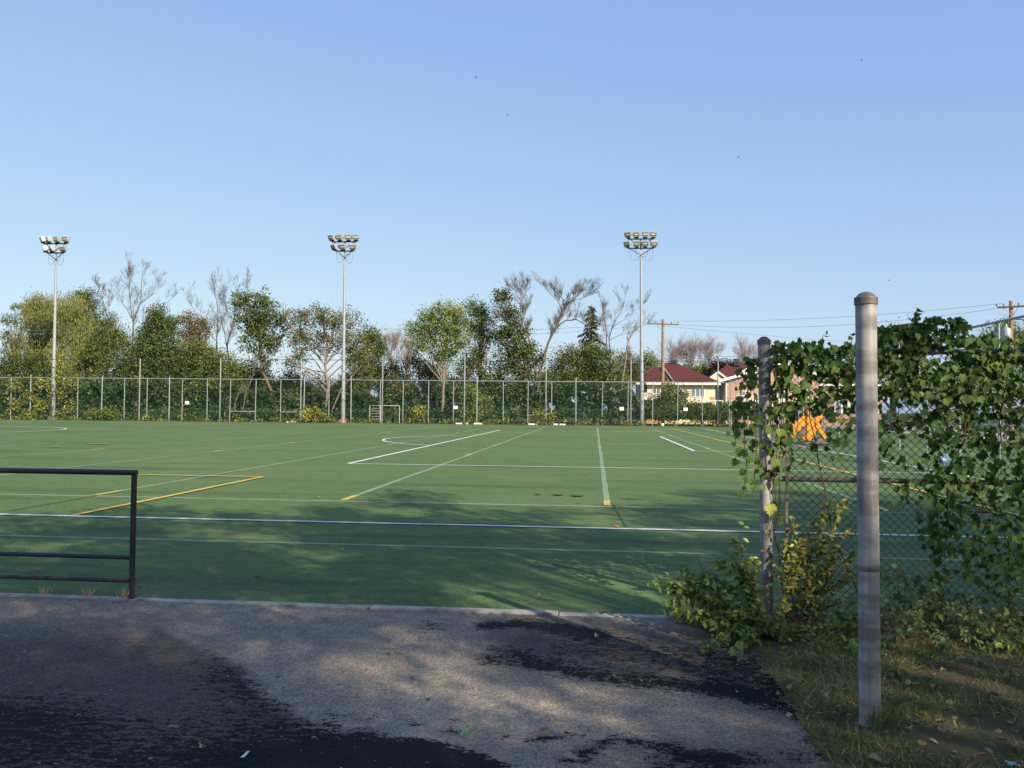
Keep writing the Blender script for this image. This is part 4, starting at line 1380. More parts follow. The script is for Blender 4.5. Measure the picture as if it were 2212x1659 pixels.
def mast(label, bx, by, tx, ty, Y, top_row, low_row, y_top, y_low):
    b = at(bx, by, Y)
    b.z = 0
    root = thing("floodlight_mast", label, "floodlight", b, for_mast)
    t = at(tx, y_top, Y)
    k = px_m(Y)
    n = 10
    pts = [b.lerp(t, i / n) for i in range(n + 1)]
    MB().tube(pts, [.24 - .155 * i / n for i in range(n + 1)], 12).build("pole", MAT['pole_paint'], root)
    for f in (0.12, 0.16, 0.62):
        p = b.lerp(t, f)
        MB().tube([p, p + Vector((0, 0, .12))], .265 - .155 * f, 12).build("pole_band", MAT['flash'], root)
    MB().box(b + Vector((0, 0, .15)), (.7, .7, .36)).build("footing", MAT['kerb'], root)
    for row, yy, half in ((top_row, y_top, 1.36), (low_row, y_low, 1.36 if len(low_row) == 4 else 0.98)):
        c = at(tx + (bx - tx) * 0.03, yy, Y)
        MB().box(c + Vector((0, -.16, 0)), (half * 2, .12, .12)).build("crossarm", MAT['dark_steel'], root)
        s0 = c - Vector((0, 0, .72))
        for sgn in (-1, 1):
            MB().tube([s0 + Vector((0, -.12, 0)), c + Vector((sgn * half * .80, -.16, -.06))], .04, 6).build("brace", MAT['dark_steel'], root)
        for (u, az, tilt) in row:
            p = c + Vector((u, -.30, .48))
            R = Matrix.Rotation(radians(az), 3, 'Z') @ Matrix.Rotation(radians(tilt), 3, 'X')
            lamp = MB().box(p, (.70, .46, .52), R).build("lamp", MAT['lamp_box'], root, bevel=.02)
            f = R @ Vector((0, -1, 0))
            MB().box(p + f * .235, (.56, .012, .36), R).build("lens", MAT['lamp_lens'], lamp)
            MB().box(p + f * .246 + R @ Vector((random.uniform(-.06, .06), 0, .02)), (random.uniform(.34, .52), .012, .09), R).build("bulb", MAT['lamp_bulb'], lamp)  # pale bar added as the painted reflection in the lens
            MB().box(c + Vector((u, -.22, .13)), (.42, .26, .16)).build("bracket", MAT['dark_steel'], lamp)
    lowc = at(tx, y_low, Y)
    MB().box(lowc + Vector((.13 if bx < 1000 else -.13, -.16, -.42)), (.2, .2, .48)).build("junction_box", MAT['flash'], root)
    for sgn, w, dp in ((-1, 1.15, 1.25), (1, 1.25, 1.35), (-1, .55, .75), (1, .75, .75)):
        p = lowc + Vector((sgn * w * (1 if len(low_row) == 4 else .75), -.14, -.05))
        q = lowc + Vector((sgn * .05, -.1, -.8))
        pts = bez(p, Vector((p.x * .98 + .02 * q.x, p.y, lowc.z - dp * 1.6)), q, 10)
        MB().tube(pts, .018, 5, cap=False).build("cable", MAT['cable'], root)


mast("right floodlight mast with eight lamps in two equal rows", 1387, 915, 1384, 505, 87.8,
     [(-1.32, -22, 22), (-.46, -10, 20), (.44, -4, 18), (1.28, 6, 20)], [(-1.4, -28, 30), (-.44, -8, 24), (.44, -6, 24), (1.34, 10, 34)], 517, 537)
mast("middle floodlight mast with seven lamps, four above three", 741, 907, 745, 510, 86.5,
     [(-1.34, -26, 22), (-.48, -18, 18), (.46, -2, 16), (1.3, 4, 20)], [(-1.05, -36, 32), (-.18, -8, 26), (.95, 8, 34)], 523, 543)
mast("left floodlight mast with seven lamps, the lower ones turned sharply left", 114, 905, 122, 512, 84.6,
     [(-1.36, -44, 24), (-.70, -34, 20), (.28, -20, 18), (1.3, -12, 18)], [(-1.06, -54, 36), (-.32, -36, 34), (.98, -4, 36)], 527, 547)


# ------------------------------------------------------------------ houses
def wall_box(name, x0, x1, y0, y1, z0, z1, mat, parent):
    return MB().box2((x0, y0, z0), (x1, y1, z1)).build(name, mat, parent)


def window(parent, x0, x1, z0, z1, y, panes=2, frame='white', name="window"):
    """framed window on a wall whose outer face is at y (facing -Y)"""
    mb = MB()
    w = 0.09
    for a, b in (((x0, z0), (x1, z0 + w)), ((x0, z1 - w), (x1, z1))):
        mb.box2((a[0], y - .06, a[1]), (b[0], y + .02, b[1]))
    for i in range(panes + 1):
        xc = x0 + w / 2 + (x1 - x0 - w) * i / panes
        mb.box2((xc - w / 2, y - .058, z0 + w), (xc + w / 2, y + .02, z1 - w))
    fr_ = mb.build(name, MAT[frame], parent)
    MB().box2((x0 + .04, y - .02, z0 + .04), (x1 - .04, y + .01, z1 - .04)).build("pane", MAT['glass'], fr_)
    return fr_


def houses():
    # ---- cream house
    Y = 100.0
    A = lambda x, y, yy=Y: at(x, y, yy)
    xl, xr = A(1398, 860).x, A(1545, 860).x
    ze = A(1470, 826).z
    zr = A(1450, 779).z
    zl = A(1420, 789).z
    xm = A(1452, 860).x
    D = 9.5
    h = thing("cream_house", "cream stucco house with red hip roof and balcony, left of the pink house", "house", ((xl + xr) / 2, Y, 0), "houses beyond the far fence")
    wall_box("wall", xl, xr, Y, Y + D, -.1, ze, MAT['cream'], h)
    wl = wall_box("side_wall", xl - .9, xl - .004, Y + 1.2, Y + D, -.1, ze - .002, MAT['grey_siding'], h)  # grey tone paints the shade on this side of the cream house
    # roofs
    o_ = .55

    def hip(x0, x1, y0, y1, z0, z1, rx0, rx1, name):
        ym = (y0 + y1) / 2
        V = [(x0, y0, z0), (x1, y0, z0), (x1, y1, z0), (x0, y1, z0), (rx0, ym, z1), (rx1, ym, z1)]
        return MB().add(V, [(0, 1, 5, 4), (1, 2, 5), (2, 3, 4, 5), (3, 0, 4), (3, 2, 1, 0)]).build(name, MAT['shingle'], h)
    hip(A(1438, 800).x, xr + o_, Y - o_, Y + D + o_, ze + .02, zr, A(1437, 779).x, A(1470, 779).x, "roof")
    hip(xl - 1.4, xm + .6, Y - o_ - .06, Y + D, ze + .014, zl, A(1410, 789).x, A(1436, 789).x, "roof")
    f0 = A(1437, 781, Y - .1)
    MB().tube([Vector((A(1437, 781).x, Y + 3.3, zr - .6)), Vector((A(1453, 825).x, Y - o_ - .08, ze + .1))], .12, 6).build("flashing", MAT['flash'], h)
    MB().box2((xl - 1.4, Y - o_ - .12, ze - .30), (xr + o_, Y - o_ - .065, ze + .03)).build("fascia", MAT['white'], h)
    MB().box2((xl - 1.35, Y - o_ - .064, ze - .30), (xr + o_ - .05, Y - .004, ze - .26)).build("soffit", MAT['white'], h)
    c = A(1463, 777)
    MB().box((c.x, Y + 4.6, zr + .1), (.7, .7, .6)).build("chimney", MAT['dark_steel'], h)
    # windows, balcony
    window(h, A(1494, 0).x, A(1524, 0).x, A(0, 847).z, A(0, 828.5).z, Y, 3)
    window(h, A(1412, 0).x, A(1430, 0).x, A(0, 851).z, A(0, 828.5).z, Y, 2, name="patio_door")
    window(h, A(1462, 0).x, A(1478, 0).x, A(0, 845).z, A(0, 830).z, Y, 2)
    bal = MB()
    bx0, bx1 = A(1399, 0).x - .3, A(1436, 0).x
    zb, zt = A(0, 848).z - .1, A(0, 840).z
    bal.box2((bx0, Y - 1.3, zb - .2), (bx1, Y - .003, zb))
    for z in (zt, zb + .12):
        bal.box2((bx0, Y - 1.3, z - .05), (bx1, Y - 1.24, z + .05))
    n = 14
    for i in range(n + 1):
        x = bx0 + .03 + (bx1 - bx0 - .06) * i / n
        bal.box2((x - .035, Y - 1.298, zb), (x + .035, Y - 1.242, zt - .05))
    bal.build("balcony", MAT['white'], h)
    wall_box("lower_band", xl - .02, A(1436, 0).x, Y - .05, Y - .003, -.1, zb - .25, MAT['terracotta'], h)
    wall_box("lower_band", A(1536, 0).x, xr + .03, Y - .05, Y - .003, -.1, A(0, 846).z, MAT['terracotta'], h)
    wall_box("awning", A(1500, 0).x, A(1528, 0).x, Y - .9, Y - .003, A(0, 861).z, A(0, 858).z, MAT['shingle'], h)
    # ---- pink house
    Yp, Yb = 103.0, 112.5
    xl = A(1569, 860, Yp).x
    xr = A(1768, 860, Yp).x
    zw = at(1569, 824, Yp).z
    p = thing("pink_house", "pink brick house with low white-edged gable, right of the cream house", "house", ((xl + xr) / 2, Yp, 0), "houses beyond the far fence")
    pk = at(1690, 786, Yp)
    V = [(xl, Yp, -.1), (xr, Yp, -.1), (xr, Yp, zw), (pk.x, Yp, pk.z - .25), (xl, Yp, zw)]
    MB().prism(V, (0, .25, 0)).build("front_wall", MAT['pink'], p)
    wall_box("side_wall", xl + .001, xl + .25, Yp + .252, Yb, -.1, zw, MAT['grey_siding'], p)  # left wall painted in its shaded tone; the right one stays pink
    wall_box("side_wall", xr - .25, xr - .001, Yp + .252, Yb, -.1, zw, MAT['pink'], p)
    lo = at(1551, 825, Yp - .6)
    ro = at(1790, 818, Yp - .6)
    for a, b in ((lo, pk), (ro, pk)):
        q = [(a.x, Yp - .6, a.z), (b.x, Yp - .6, b.z), (b.x, Yp - .6, b.z + .2), (a.x, Yp - .6, a.z + .2)]
        MB().prism(q, (0, Yb - Yp + .9, 0)).build("roof", MAT['shingle'], p)
        q = [(a.x, Yp - .68, a.z - .10), (b.x, Yp - .68, b.z - .10), (b.x, Yp - .68, b.z + .22), (a.x, Yp - .68, a.z + .22)]
        MB().prism(q, (0, .075, 0)).build("fascia", MAT['white'], p)
    window(p, at(1602, 0, Yp).x, at(1620, 0, Yp).x, at(0, 850, Yp).z, at(0, 833, Yp).z, Yp, 2)
    window(p, at(1668, 0, Yp).x, at(1700, 0, Yp).x, at(0, 850, Yp).z, at(0, 833, Yp).z, Yp, 3)
    window(p, at(1725, 0, Yp).x, at(1745, 0, Yp).x, at(0, 850, Yp).z, at(0, 833, Yp).z, Yp, 2)
    mb = MB()
    x0, x1 = at(1588, 0, Yp).x, at(1760, 0, Yp).x
    z0, z1 = at(1600, 865, Yp).z, at(1600, 855, Yp).z
    mb.box2((x0, Yp - 1.4, z0 - .15), (x1, Yp - .003, z0))
    mb.box2((x0, Yp - 1.4, z1 - .05), (x1, Yp - 1.34, z1 + .05))
    for i in range(50):
        x = x0 + (x1 - x0) * (i + .5) / 50
        mb.box2((x - .025, Yp - 1.395, z0), (x + .025, Yp - 1.345, z1 - .05))
    mb.build("porch_railing", MAT['white'], p)
    MB().box2((xl - .08, Yp - .08, 0), (xl + .02, Yp - .002, zw)).build("downpipe", MAT['white'], p)
    # ---- red-roofed house behind the pink one, with cream gablets
    Yq = 117.0
    x0, x1 = at(1533, 820, Yq).x, at(1720, 820, Yq).x
    ze, zr = at(1600, 822, Yq).z, at(1600, 780, Yq).z
    q = thing("gabled_house", "red-roofed house with small cream gables, behind the pink house", "house", ((x0 + x1) / 2, Yq, 0), "houses beyond the far fence")
    wall_box("wall", x0, x1, Yq, Yq + 9, -.1, ze, MAT['cream'], q)
    V = [(x0 - .5, Yq - .5, ze + .01), (x1 + .5, Yq - .5, ze + .01), (x1 + .5, Yq + 9.5, ze + .01), (x0 - .5, Yq + 9.5, ze + .01), (at(1590, 0, Yq).x, Yq + 4.5, zr), (x1 - 2, Yq + 4.5, zr)]
    MB().add(V, [(0, 1, 5, 4), (1, 2, 5), (2, 3, 4, 5), (3, 0, 4), (3, 2, 1, 0)]).build("roof", MAT['shingle'], q)
    for (pxk, pyk, pl, pyl) in ((1551, 806, 1529, 822), (1626, 792, 1586, 814)):
        pk2, l2 = at(pxk, pyk, Yq - 1.6), at(pl, pyl, Yq - 1.6)
        w = pk2.x - l2.x
        V = [(l2.x, Yq - 1.6, l2.z), (l2.x + 2 * w, Yq - 1.6, l2.z), (pk2.x, Yq - 1.6, pk2.z)]
        gb = MB().prism(V, (0, 5.0, 0)).build("gable", MAT['cream'], q)
        for s in (-1, 1):
            V = [(pk2.x + s * (w + .2), Yq - 1.9, l2.z - .15), (pk2.x, Yq - 1.9, pk2.z + .02), (pk2.x, Yq - 1.9, pk2.z + .28), (pk2.x + s * (w + .2), Yq - 1.9, l2.z + .11)]
            MB().prism(V, (0, .2, 0)).build("bargeboard", MAT['white'], gb)
            V = [(v[0], Yq - 1.695, v[2] + .012) for v in V]
            MB().prism(V, (0, 5.4, 0)).build("gable_roof", MAT['shingle'], gb)
    c = at(1600, 781, Yq)
    MB().box((c.x, Yq + 3.5, c.z + .1), (.8, .8, 1.0)).build("chimney", MAT['dark_steel'], q)
    # ---- brick house at the right, mostly hidden by the vine
    Yr = 104
    x0, x1 = at(1775, 860, Yr).x, at(1905, 860, Yr).x
    ze = at(1850, 830, Yr).z
    r = thing("brick_house", "long red-brick house glimpsed through the vine on the near fence", "house", ((x0 + x1) / 2, Yr, 0), "houses beyond the far fence")
    wall_box("wall", x0, x1, Yr, Yr + 9, -.1, ze, MAT['brick'], r)
    V = [(x0 - .5, Yr - .5, ze + .01), (x1 + .5, Yr - .5, ze + .01), (x1 + .5, Yr + 9.5, ze + .01), (x0 - .5, Yr + 9.5, ze + .01), (x0 + 4, Yr + 4.5, ze + 2.3), (x1 - 4, Yr + 4.5, ze + 2.3)]
    MB().add(V, [(0, 1, 5, 4), (1, 2, 5), (2, 3, 4, 5), (3, 0, 4), (3, 2, 1, 0)]).build("roof", MAT['shingle'], r)
    MB().box2((x0 - .5, Yr - .58, ze - .22), (x1 + .5, Yr - .505, ze + .02)).build("fascia", MAT['white'], r)
    for i in range(5):
        a = x0 + 1.5 + i * (x1 - x0 - 3) / 4.6
        window(r, a, a + 1.6, 1.4, 3.0, Yr, 2)
    # ---- grey house behind the trees, left of the middle mast
    Ys = 106
    x0, x1 = at(548, 860, Ys).x, at(640, 860, Ys).x
    ze = at(560, 850, Ys).z
    s = thing("grey_house", "low house with dark roof half hidden behind trees left of the middle mast", "house", ((x0 + x1) / 2, Ys, 0), "houses beyond the far fence")
    wall_box("wall", x0, x1, Ys, Ys + 8, -.1, ze, MAT['cream'], s)
    V = [(x0 - .5, Ys - .6, ze + .01), (x1 + .5, Ys - .6, ze + .01), (x1 + .5, Ys + 8.5, ze + .01), (x0 - .5, Ys + 8.5, ze + .01), (x0 + 2, Ys + 4, ze + 1.8), (x1 - 2, Ys + 4, ze + 1.8)]
    MB().add(V, [(0, 1, 5, 4), (1, 2, 5), (2, 3, 4, 5), (3, 0, 4), (3, 2, 1, 0)]).build("roof", MAT['dark_steel'], s)
    MB().box2((x0 - .5, Ys - .68, ze - .2), (x1 + .5, Ys - .605, ze + .03)).build("fascia", MAT['white'], s)
    window(s, at(552, 0, Ys).x, at(566, 0, Ys).x, 1.0, 2.4, Ys, 2)
    window(s, at(600, 0, Ys).x, at(614, 0, Ys).x, 1.0, 2.4, Ys, 2)
    # shed gable
    g = thing("garden_shed", "small white gable-ended shed behind the trees below the dark-roofed house", "shed", at(572, 868, 96), None)
    c = at(570, 862, 96)
    w = 1.5
    zt, z0 = at(0, 862, 96).z + .5, -.1
    MB().prism([(c.x - w, 96, z0), (c.x + w, 96, z0), (c.x + w, 96, zt - .9), (c.x, 96, zt - .15), (c.x - w, 96, zt - .9)], (0, 2.5, 0)).build("wall", MAT['white'], g)
    for sg in (-1, 1):
        MB().prism([(c.x + sg * (w + .2), 95.8, zt - 1.0), (c.x, 95.8, zt - .13), (c.x, 95.8, zt), (c.x + sg * (w + .2), 95.8, zt - .87)], (0, 2.9, 0)).build("roof", MAT['flash'], g)


houses()

# low white garden fence by the houses
p0, p1 = at(1515, 864, 96), at(1700, 866, 96)
gf = thing("garden_fence", "white open garden fence in front of the cream and pink houses", "fence", (p0.x, 96, 0))
mb = MB()
for i in range(13):
    x = p0.x + (p1.x - p0.x) * i / 12
    mb.box2((x - .05, 95.95, -.1), (x + .05, 96.05, p0.z))
mb.build("post", MAT['white'], gf)
mb = MB()
for z in (p0.z - .06, p0.z * .55):
    mb.box2((p0.x, 95.94, z - .05), (p1.x, 95.949, z + .05))
mb.build("rail", MAT['white'], gf)


# ------------------------------------------------------------------ utility poles and wires
def utility_pole(label, px, ytop, ybase, Y, r, arm_half, arm_tilt, transformer=False):
    t = at(px, ytop, Y)
    b = Vector((at(px, ybase, Y).x, Y, 0))
    root = thing("utility_pole", label, "utility pole", b, "wooden utility poles")
    MB().tube([b - Vector((0, 0, .3)), b.lerp(t, .5), t], [r * 1.25, r * 1.1, r * .9], 10).build("pole", MAT['wood_pole'], root)
    c = t - Vector((0, 0, .55))
    R = Matrix.Rotation(arm_tilt, 3, 'Z')
    arm = MB().box(c + Vector((0, -.2, 0)), (arm_half * 2, .12, .16), R).build("crossarm", MAT['bark'], root)
    for s in (-1, 1):
        MB().tube([c + R @ Vector((s * arm_half * .55, -.2, 0)), c - Vector((0, .15, .8))], .025, 5).build("brace", MAT['flash'], root)
    for u in (-.95, -.5, .5, .95):
        p = c + R @ Vector((u * arm_half, -.2, .08))
        MB().lathe(p, [(.03, 0), (.07, .05), (.04, .1), (.075, .15), (.05, .22), (.02, .26)], 8).build("insulator", MAT['skid'], arm)
    if transformer:
        q = b + Vector((-.5, -.3, 0))
        q.z = at(px - 16, 737, Y).z
        MB().lathe(q, [(.36, 0), (.40, .1), (.40, 1.0), (.34, 1.12), (.15, 1.2), (.06, 1.5)], 14).build("transformer", MAT['lamp_box'], root)
        MB().tube([t - Vector((-.1, 0, 1.6)), t - Vector((-1.3, 0, 1.7)), t - Vector((-1.35, 0, 2.2))], .05, 5).build("cutout_fuse", MAT['dark_steel'], root)
    return c


YP = 97.0
c1 = utility_pole("wooden utility pole in front of the cream house roof", 1432, 690, 862, YP, .17, 1.9, .35)
c2 = utility_pole("wooden utility pole with grey transformer at the far right above the vine", 2184, 650, 870, 78, .17, 1.15, -.5, True)


def wire(label, a, b, s=0.4, r=0.014):
    mid = a.lerp(b, .5)
    o = MB().tube(sag(a, b, s, 14), r, 4, cap=False).build("overhead_wire", MAT['cable'], origin=mid)
    tag(o, label, "overhead wire", "overhead power lines")


wire("uppermost overhead wire between the two utility poles, right sky", c1 + Vector((1.2, -.2, .35)), c2 + Vector((-.8, -.2, .3)), .5)
wire("second overhead wire just under the uppermost one, right sky", c1 + Vector((1.6, -.2, -.05)), c2 + Vector((.2, -.2, .1)), 1.0)
wire("lone lower wire dropping rightward from the pole by the cream house", at(1433, 704, YP), at(2230, 762, YP), .3)
for i, (ya, yb) in enumerate(((767, 769), (772, 774.5), (777, 778))):
    lab = ("upper", "middle", "lowest")[i]
    wire(f"{lab} of three close cables right of the pole by the cream house", at(1433, ya, YP), at(1900, yb, YP), .15, .022)
    wire(f"{lab} of three close cables left of the pole by the cream house", at(1433, ya, YP), at(1330, ya + 9, YP), .1, .022)
wire("upper of two wires crossing the bare trees left of that pole", at(1431, 693, YP), at(830, 710, YP), .6)
wire("lower of two wires crossing the bare trees left of that pole", at(1431, 698, YP), at(830, 722, YP), .7)
wire("upper of two wires crossing in front of the willow", at(-20, 716, 90), at(195, 707, 90), .1, .02)
wire("lower of two wires crossing in front of the willow", at(-20, 722, 90), at(215, 716, 90), .1, .02)
wire("diagonal guy wire left of the pole by the cream house", at(1428, 775, YP), at(1392, 808, YP), .05, .025)

# ------------------------------------------------------------------ right side fence
d_ = ray(2212, 683)
t_ = (FH + .25 - CAM_H) / d_.z
SX = d_.x * t_
sf = thing("side_fence", "tall grey-green chain-link fence at the right end of the field, behind the vine", "fence", (SX, 45, 0))
SH = FH + .25
MB().tube([(SX, 14, SH), (SX, 85.8, SH)], .045, 8).build("top_rail", MAT['galv_far'], sf)
MB().tube([(SX, 14, 1.2), (SX, 85.8, 1.2)], .03, 8).build("mid_rail", MAT['galv_far'], sf)
yy = 14.0
d2 = ray(2157, 700)
Yp2 = d2.y * SX / d2.x
yy = Yp2 - 3.05 * int((Yp2 - 14) / 3.05)
while yy < 86:
    MB().tube([(SX, yy, -.1), (SX, yy, SH + .05)], .045, 8).build("post", MAT['galv_far'], sf)
    yy += 3.05
uv_quad("mesh", (SX + .06, 14, 0), (SX + .06, 85.8, 0), .03, SH, MAT['side_mesh'], sf)

# ------------------------------------------------------------------ orange sled behind the goal line
def sled():
    Y = 42.0
    P0 = lambda zx, zy, dy=0.0: at((3080 + zx * 300 / 2212) * .548611, (1560 + zy * 225 / 1659) * .548611, Y + dy)
    b = P0(850, 1420)
    root = thing("training_sled", "orange steel training sled on a dark skid base behind the goal line", "training sled", (b.x, Y, 0))
    body = [(430, 830), (470, 690), (590, 590), (700, 560), (800, 600), (940, 640), (1060, 760), (1040, 900), (1000, 1000), (960, 1130), (900, 1200), (800, 1300), (690, 1300), (560, 1200), (480, 1120), (450, 1000), (420, 900)]
    MB().prism([P0(*q) for q in body], (0, .22, 0)).build("body", MAT['orange'], root, bevel=.02)
    MB().prism([P0(*q, -.03) for q in ((690, 400), (750, 390), (830, 610), (740, 570))], (0, .16, 0)).build("horn", MAT['orange'], root, bevel=.015)
    MB().prism([P0(*q, -.05) for q in ((950, 640), (1050, 580), (1120, 580), (1200, 490), (1255, 560), (1060, 745), (990, 720))], (0, .3, 0)).build("arm", MAT['orange'], root, bevel=.015)
    MB().prism([P0(*q, -.06) for q in ((960, 740), (1060, 740), (1270, 1160), (1300, 1335), (1180, 1180), (980, 880))], (0, .14, 0)).build("leg", MAT['orange'], root, bevel=.012)
    MB().prism([P0(*q, .1) for q in ((1060, 745), (1140, 880), (1400, 1410), (1330, 1340), (1200, 1150))], (0, .5, 0)).build("leg", MAT['skid'], root, bevel=.012)
    MB().prism([P0(*q, .0) for q in ((290, 830), (480, 820), (470, 1010), (400, 1130), (390, 1200), (300, 1220), (250, 1100), (250, 960))], (0, .5, 0)).build("side_box", MAT['orange'], root, bevel=.015)
    MB().prism([P0(*q, -.02) for q in ((380, 960), (420, 960), (450, 1010), (450, 1110), (380, 1050))], (0, .02, 0)).build("opening", MAT['skid'], root)
    MB().prism([P0(*q, -.06) for q in ((600, 870), (695, 870), (690, 1010), (560, 1010))], (0, .05, 0)).build("opening", MAT['skid'], root)
    MB().prism([P0(*q, -.08) for q in ((480, 1020), (700, 1020), (660, 1130), (560, 1160), (470, 1090))], (0, .07, 0)).build("side_plate", MAT['skid'], root, bevel=.01)
    base = [P0(*q, -.25) for q in ((560, 1400), (640, 1345), (800, 1330), (1130, 1225), (1330, 1340), (1410, 1420), (1380, 1432), (760, 1425))]
    for q in base:
        q.z = max(q.z, .01)
    MB().prism(base, (0, 1.1, 0)).build("skid_base", MAT['skid'], root, bevel=.02)
    q0, q1 = P0(740, 1425), P0(1300, 1432)
    MB().box2((q0.x, Y - .3, .0), (q1.x, Y - .26, .06)).build("runner", MAT['black'], root)


sled()

# ball and cones at the far edge
p = G(1431, 921.5)
bl = MB()
V, F = [], []
n = 14
bl.lathe((p.x, p.y, .17), [(.17 * sin(a), -.17 * cos(a)) for a in np.linspace(.05, pi - .05, 10)], n)
o = bl.build("ball", MAT['white'], origin=p)
tag(o, "white ball lying at the far edge of the field before the cream house", "ball")
for x, y, lab in ((5, 905, "orange cone at the far left edge beneath the creeper"), (745, 912.5, "orange cone at the fence foot beside the middle mast")):
    q = on_fence(x) + Vector((0, -.5, 0))
    o = MB().box((q.x, q.y, .02), (.34, .34, .035)).lathe((q.x, q.y, .03), [(.13, 0), (.03, .38), (.02, .4)], 12).build("traffic_cone", MAT['orange_plastic'], origin=q)
    tag(o, lab, "cone", "orange cones by the far fence")

# ------------------------------------------------------------------ near barrier at left
def barrier():
    Yb = 6.69
    b = at(284, 1297, Yb)
    bx = b.x
    root = thing("pipe_barrier", "black steel pipe barrier on the kerb at the left edge", "barrier", (bx, Yb, 0))
    zt = at(290, 1021, Yb).z
    r = .0235
    MB().tube([(bx, Yb, .0), (bx, Yb, zt), ], r, 14).build("post", MAT['black_pipe'], root)
    x0 = -9.6
    MB().tube([(x0, Yb, .0), (x0, Yb, zt)], r, 14).build("post", MAT['black_pipe'], root)
    mb = MB()
    mb.tube([(x0, Yb, zt), (bx + r * .98, Yb, zt)], r * 1.005, 14)
    mb.build("top_rail", MAT['black_pipe'], root)
    for y, rr in ((1204, .019), (1254, .019)):
        z = at(283, y, Yb).z
        MB().tube([(x0, Yb, z), (bx - r * .6, Yb, z)], rr, 12).build("rail", MAT['black_pipe'], root)
    MB().lathe((bx, Yb, .028), [(.045, 0), (.045, .004), (.03, .012)], 14).build("foot_weld", MAT['rust'], root)


_t = NT("black_painted_pipe")
_v = _t.coords()
_n = _t.noise(_v, 9, 6, .7)
_z = _t.n("ShaderNodeSeparateXYZ")
_t.l(_v, _z.inputs[0])
_low = _t.step(_z.outputs[2], .42, .10)
_rf = _t.math('MULTIPLY', _t.step(_t.math('ADD', _n, _t.math('MULTIPLY', _low, .22)), .62, .74), .85)
_t.base(_t.mix(_rf, (0.020, 0.019, 0.024), (0.085, 0.048, 0.036)))
_t.set(.42, .1, .5)
_t.bump(_n, .15, .004)
MAT['black_pipe'] = _t.m
barrier()

# ------------------------------------------------------------------ near chain-link fence, posts and vine
YF = 6.74
pA = at(1655, 1337, YF)
PXA = pA.x
ztopA = at(1650, 724, YF).z
tilt = at(1651, 723, YF).x - at(1657, 1280, YF).x


def cap_prof(r, h=.055):
    return [(r * 1.10, 0), (r * 1.12, h * .50), (r * 1.13, h * .60), (r * 1.09, h * .64), (r * .90, h * .76), (r * .72, h * .95), (r * .45, h * 1.10), (r * .2, h * 1.16), (r * .02, h * 1.18)]


nf = thing("mesh_fence", "green chain-link fence panel with grey post, overgrown by vine at right", "fence", (PXA, YF, 0))
rA = .0475
bx_ = at(1658, 1300, YF).x
tx_ = at(1650.5, 740, YF).x
MB().tube([(bx_, YF, -.1), ((bx_ + tx_) / 2, YF, ztopA / 2), (tx_, YF, ztopA - .07)], rA, 20).build("post", MAT['galv'], nf)
MB().lathe((tx_, YF, ztopA - .075), cap_prof(rA), 20).build("post_cap", MAT['cap'], nf)
for y, hgt, m in ((792, .03, 'galv'), (846, .06, 'cap'), (1026, .025, 'rust')):
    c = at(1654, y, YF)
    MB().lathe((c.x + (0.002 if y > 1000 else 0), YF, c.z - hgt / 2), [(rA + .003, 0), (rA + .006, .004), (rA + .006, hgt - .004), (rA + .003, hgt)], 20).build("brace_band", MAT[m], nf)
    MB().box((c.x + rA + .03, YF - .01, c.z), (.06, .03, .028)).build("band_bolt", MAT['cap'], nf)
c = at(1659, 1022, YF)
disc = MB()
disc.tube([(c.x, YF - rA - .004, c.z), (c.x, YF - rA - .022, c.z)], .032, 16)
disc.build("rusty_plate", MAT['rust'], nf)
X1 = PXA + 3.2
zmid = at(1760, 1036, YF).z
ztop = at(2050, 759, YF).z
xm0 = at(1684, 1036, YF).x
MB().tube([(xm0, YF + .03, zmid), (X1, YF + .03, zmid)], .021, 12).build("rail", MAT['galv_dirty'], nf)  # dark tone holds both dirt and painted shade
MB().tube([(PXA + .05, YF + .03, ztop), (X1, YF + .03, ztop)], .021, 12).build("rail", MAT['galv_dirty'], nf)
MB().tube([(X1, YF, -.1), (X1, YF, ztop + .05)], .04, 14).build("post", MAT['galv'], nf)
xb = at(1699, 1100, YF).x
MB().box2((xb - .010, YF - .012, .03), (xb + .010, YF + .004, ztop - .02)).build("tension_bar", MAT['tbar'], nf)
# woven wire: every wire zigzags and hooks its neighbours
PITCH_X, PITCH_Z, WR = .0325, .0315, .0036
wires = MB()
k = 0
x = xb
z0, z1 = .05, ztop
nz = int((z1 - z0) / PITCH_Z)
while x < X1 - PITCH_X:
    pts = []
    for i in range(nz + 1):
        right = (i + k) % 2
        pts.append(Vector((x + (PITCH_X * 1.06 if right else -.06 * PITCH_X), YF + (.0024 if right else -.0024) + .010 * sin(x * 2.1 + i * .05), z0 + i * PITCH_Z + random.uniform(-.0012, .0012))))
    wires.tube(pts, WR, 4, cap=False, smooth=False)
    x += PITCH_X
    k += 1
wires.build("chain_link", MAT['green_wire'], nf)
for y in (795, 880, 960, 1080, 1180, 1240):
    c = at(1699, y, YF)
    MB().tube([(c.x - .016, YF - .014, c.z), (c.x + .016, YF - .014, c.z + .006)], .004, 6).build("tie_wire", MAT['green_wire'], nf)

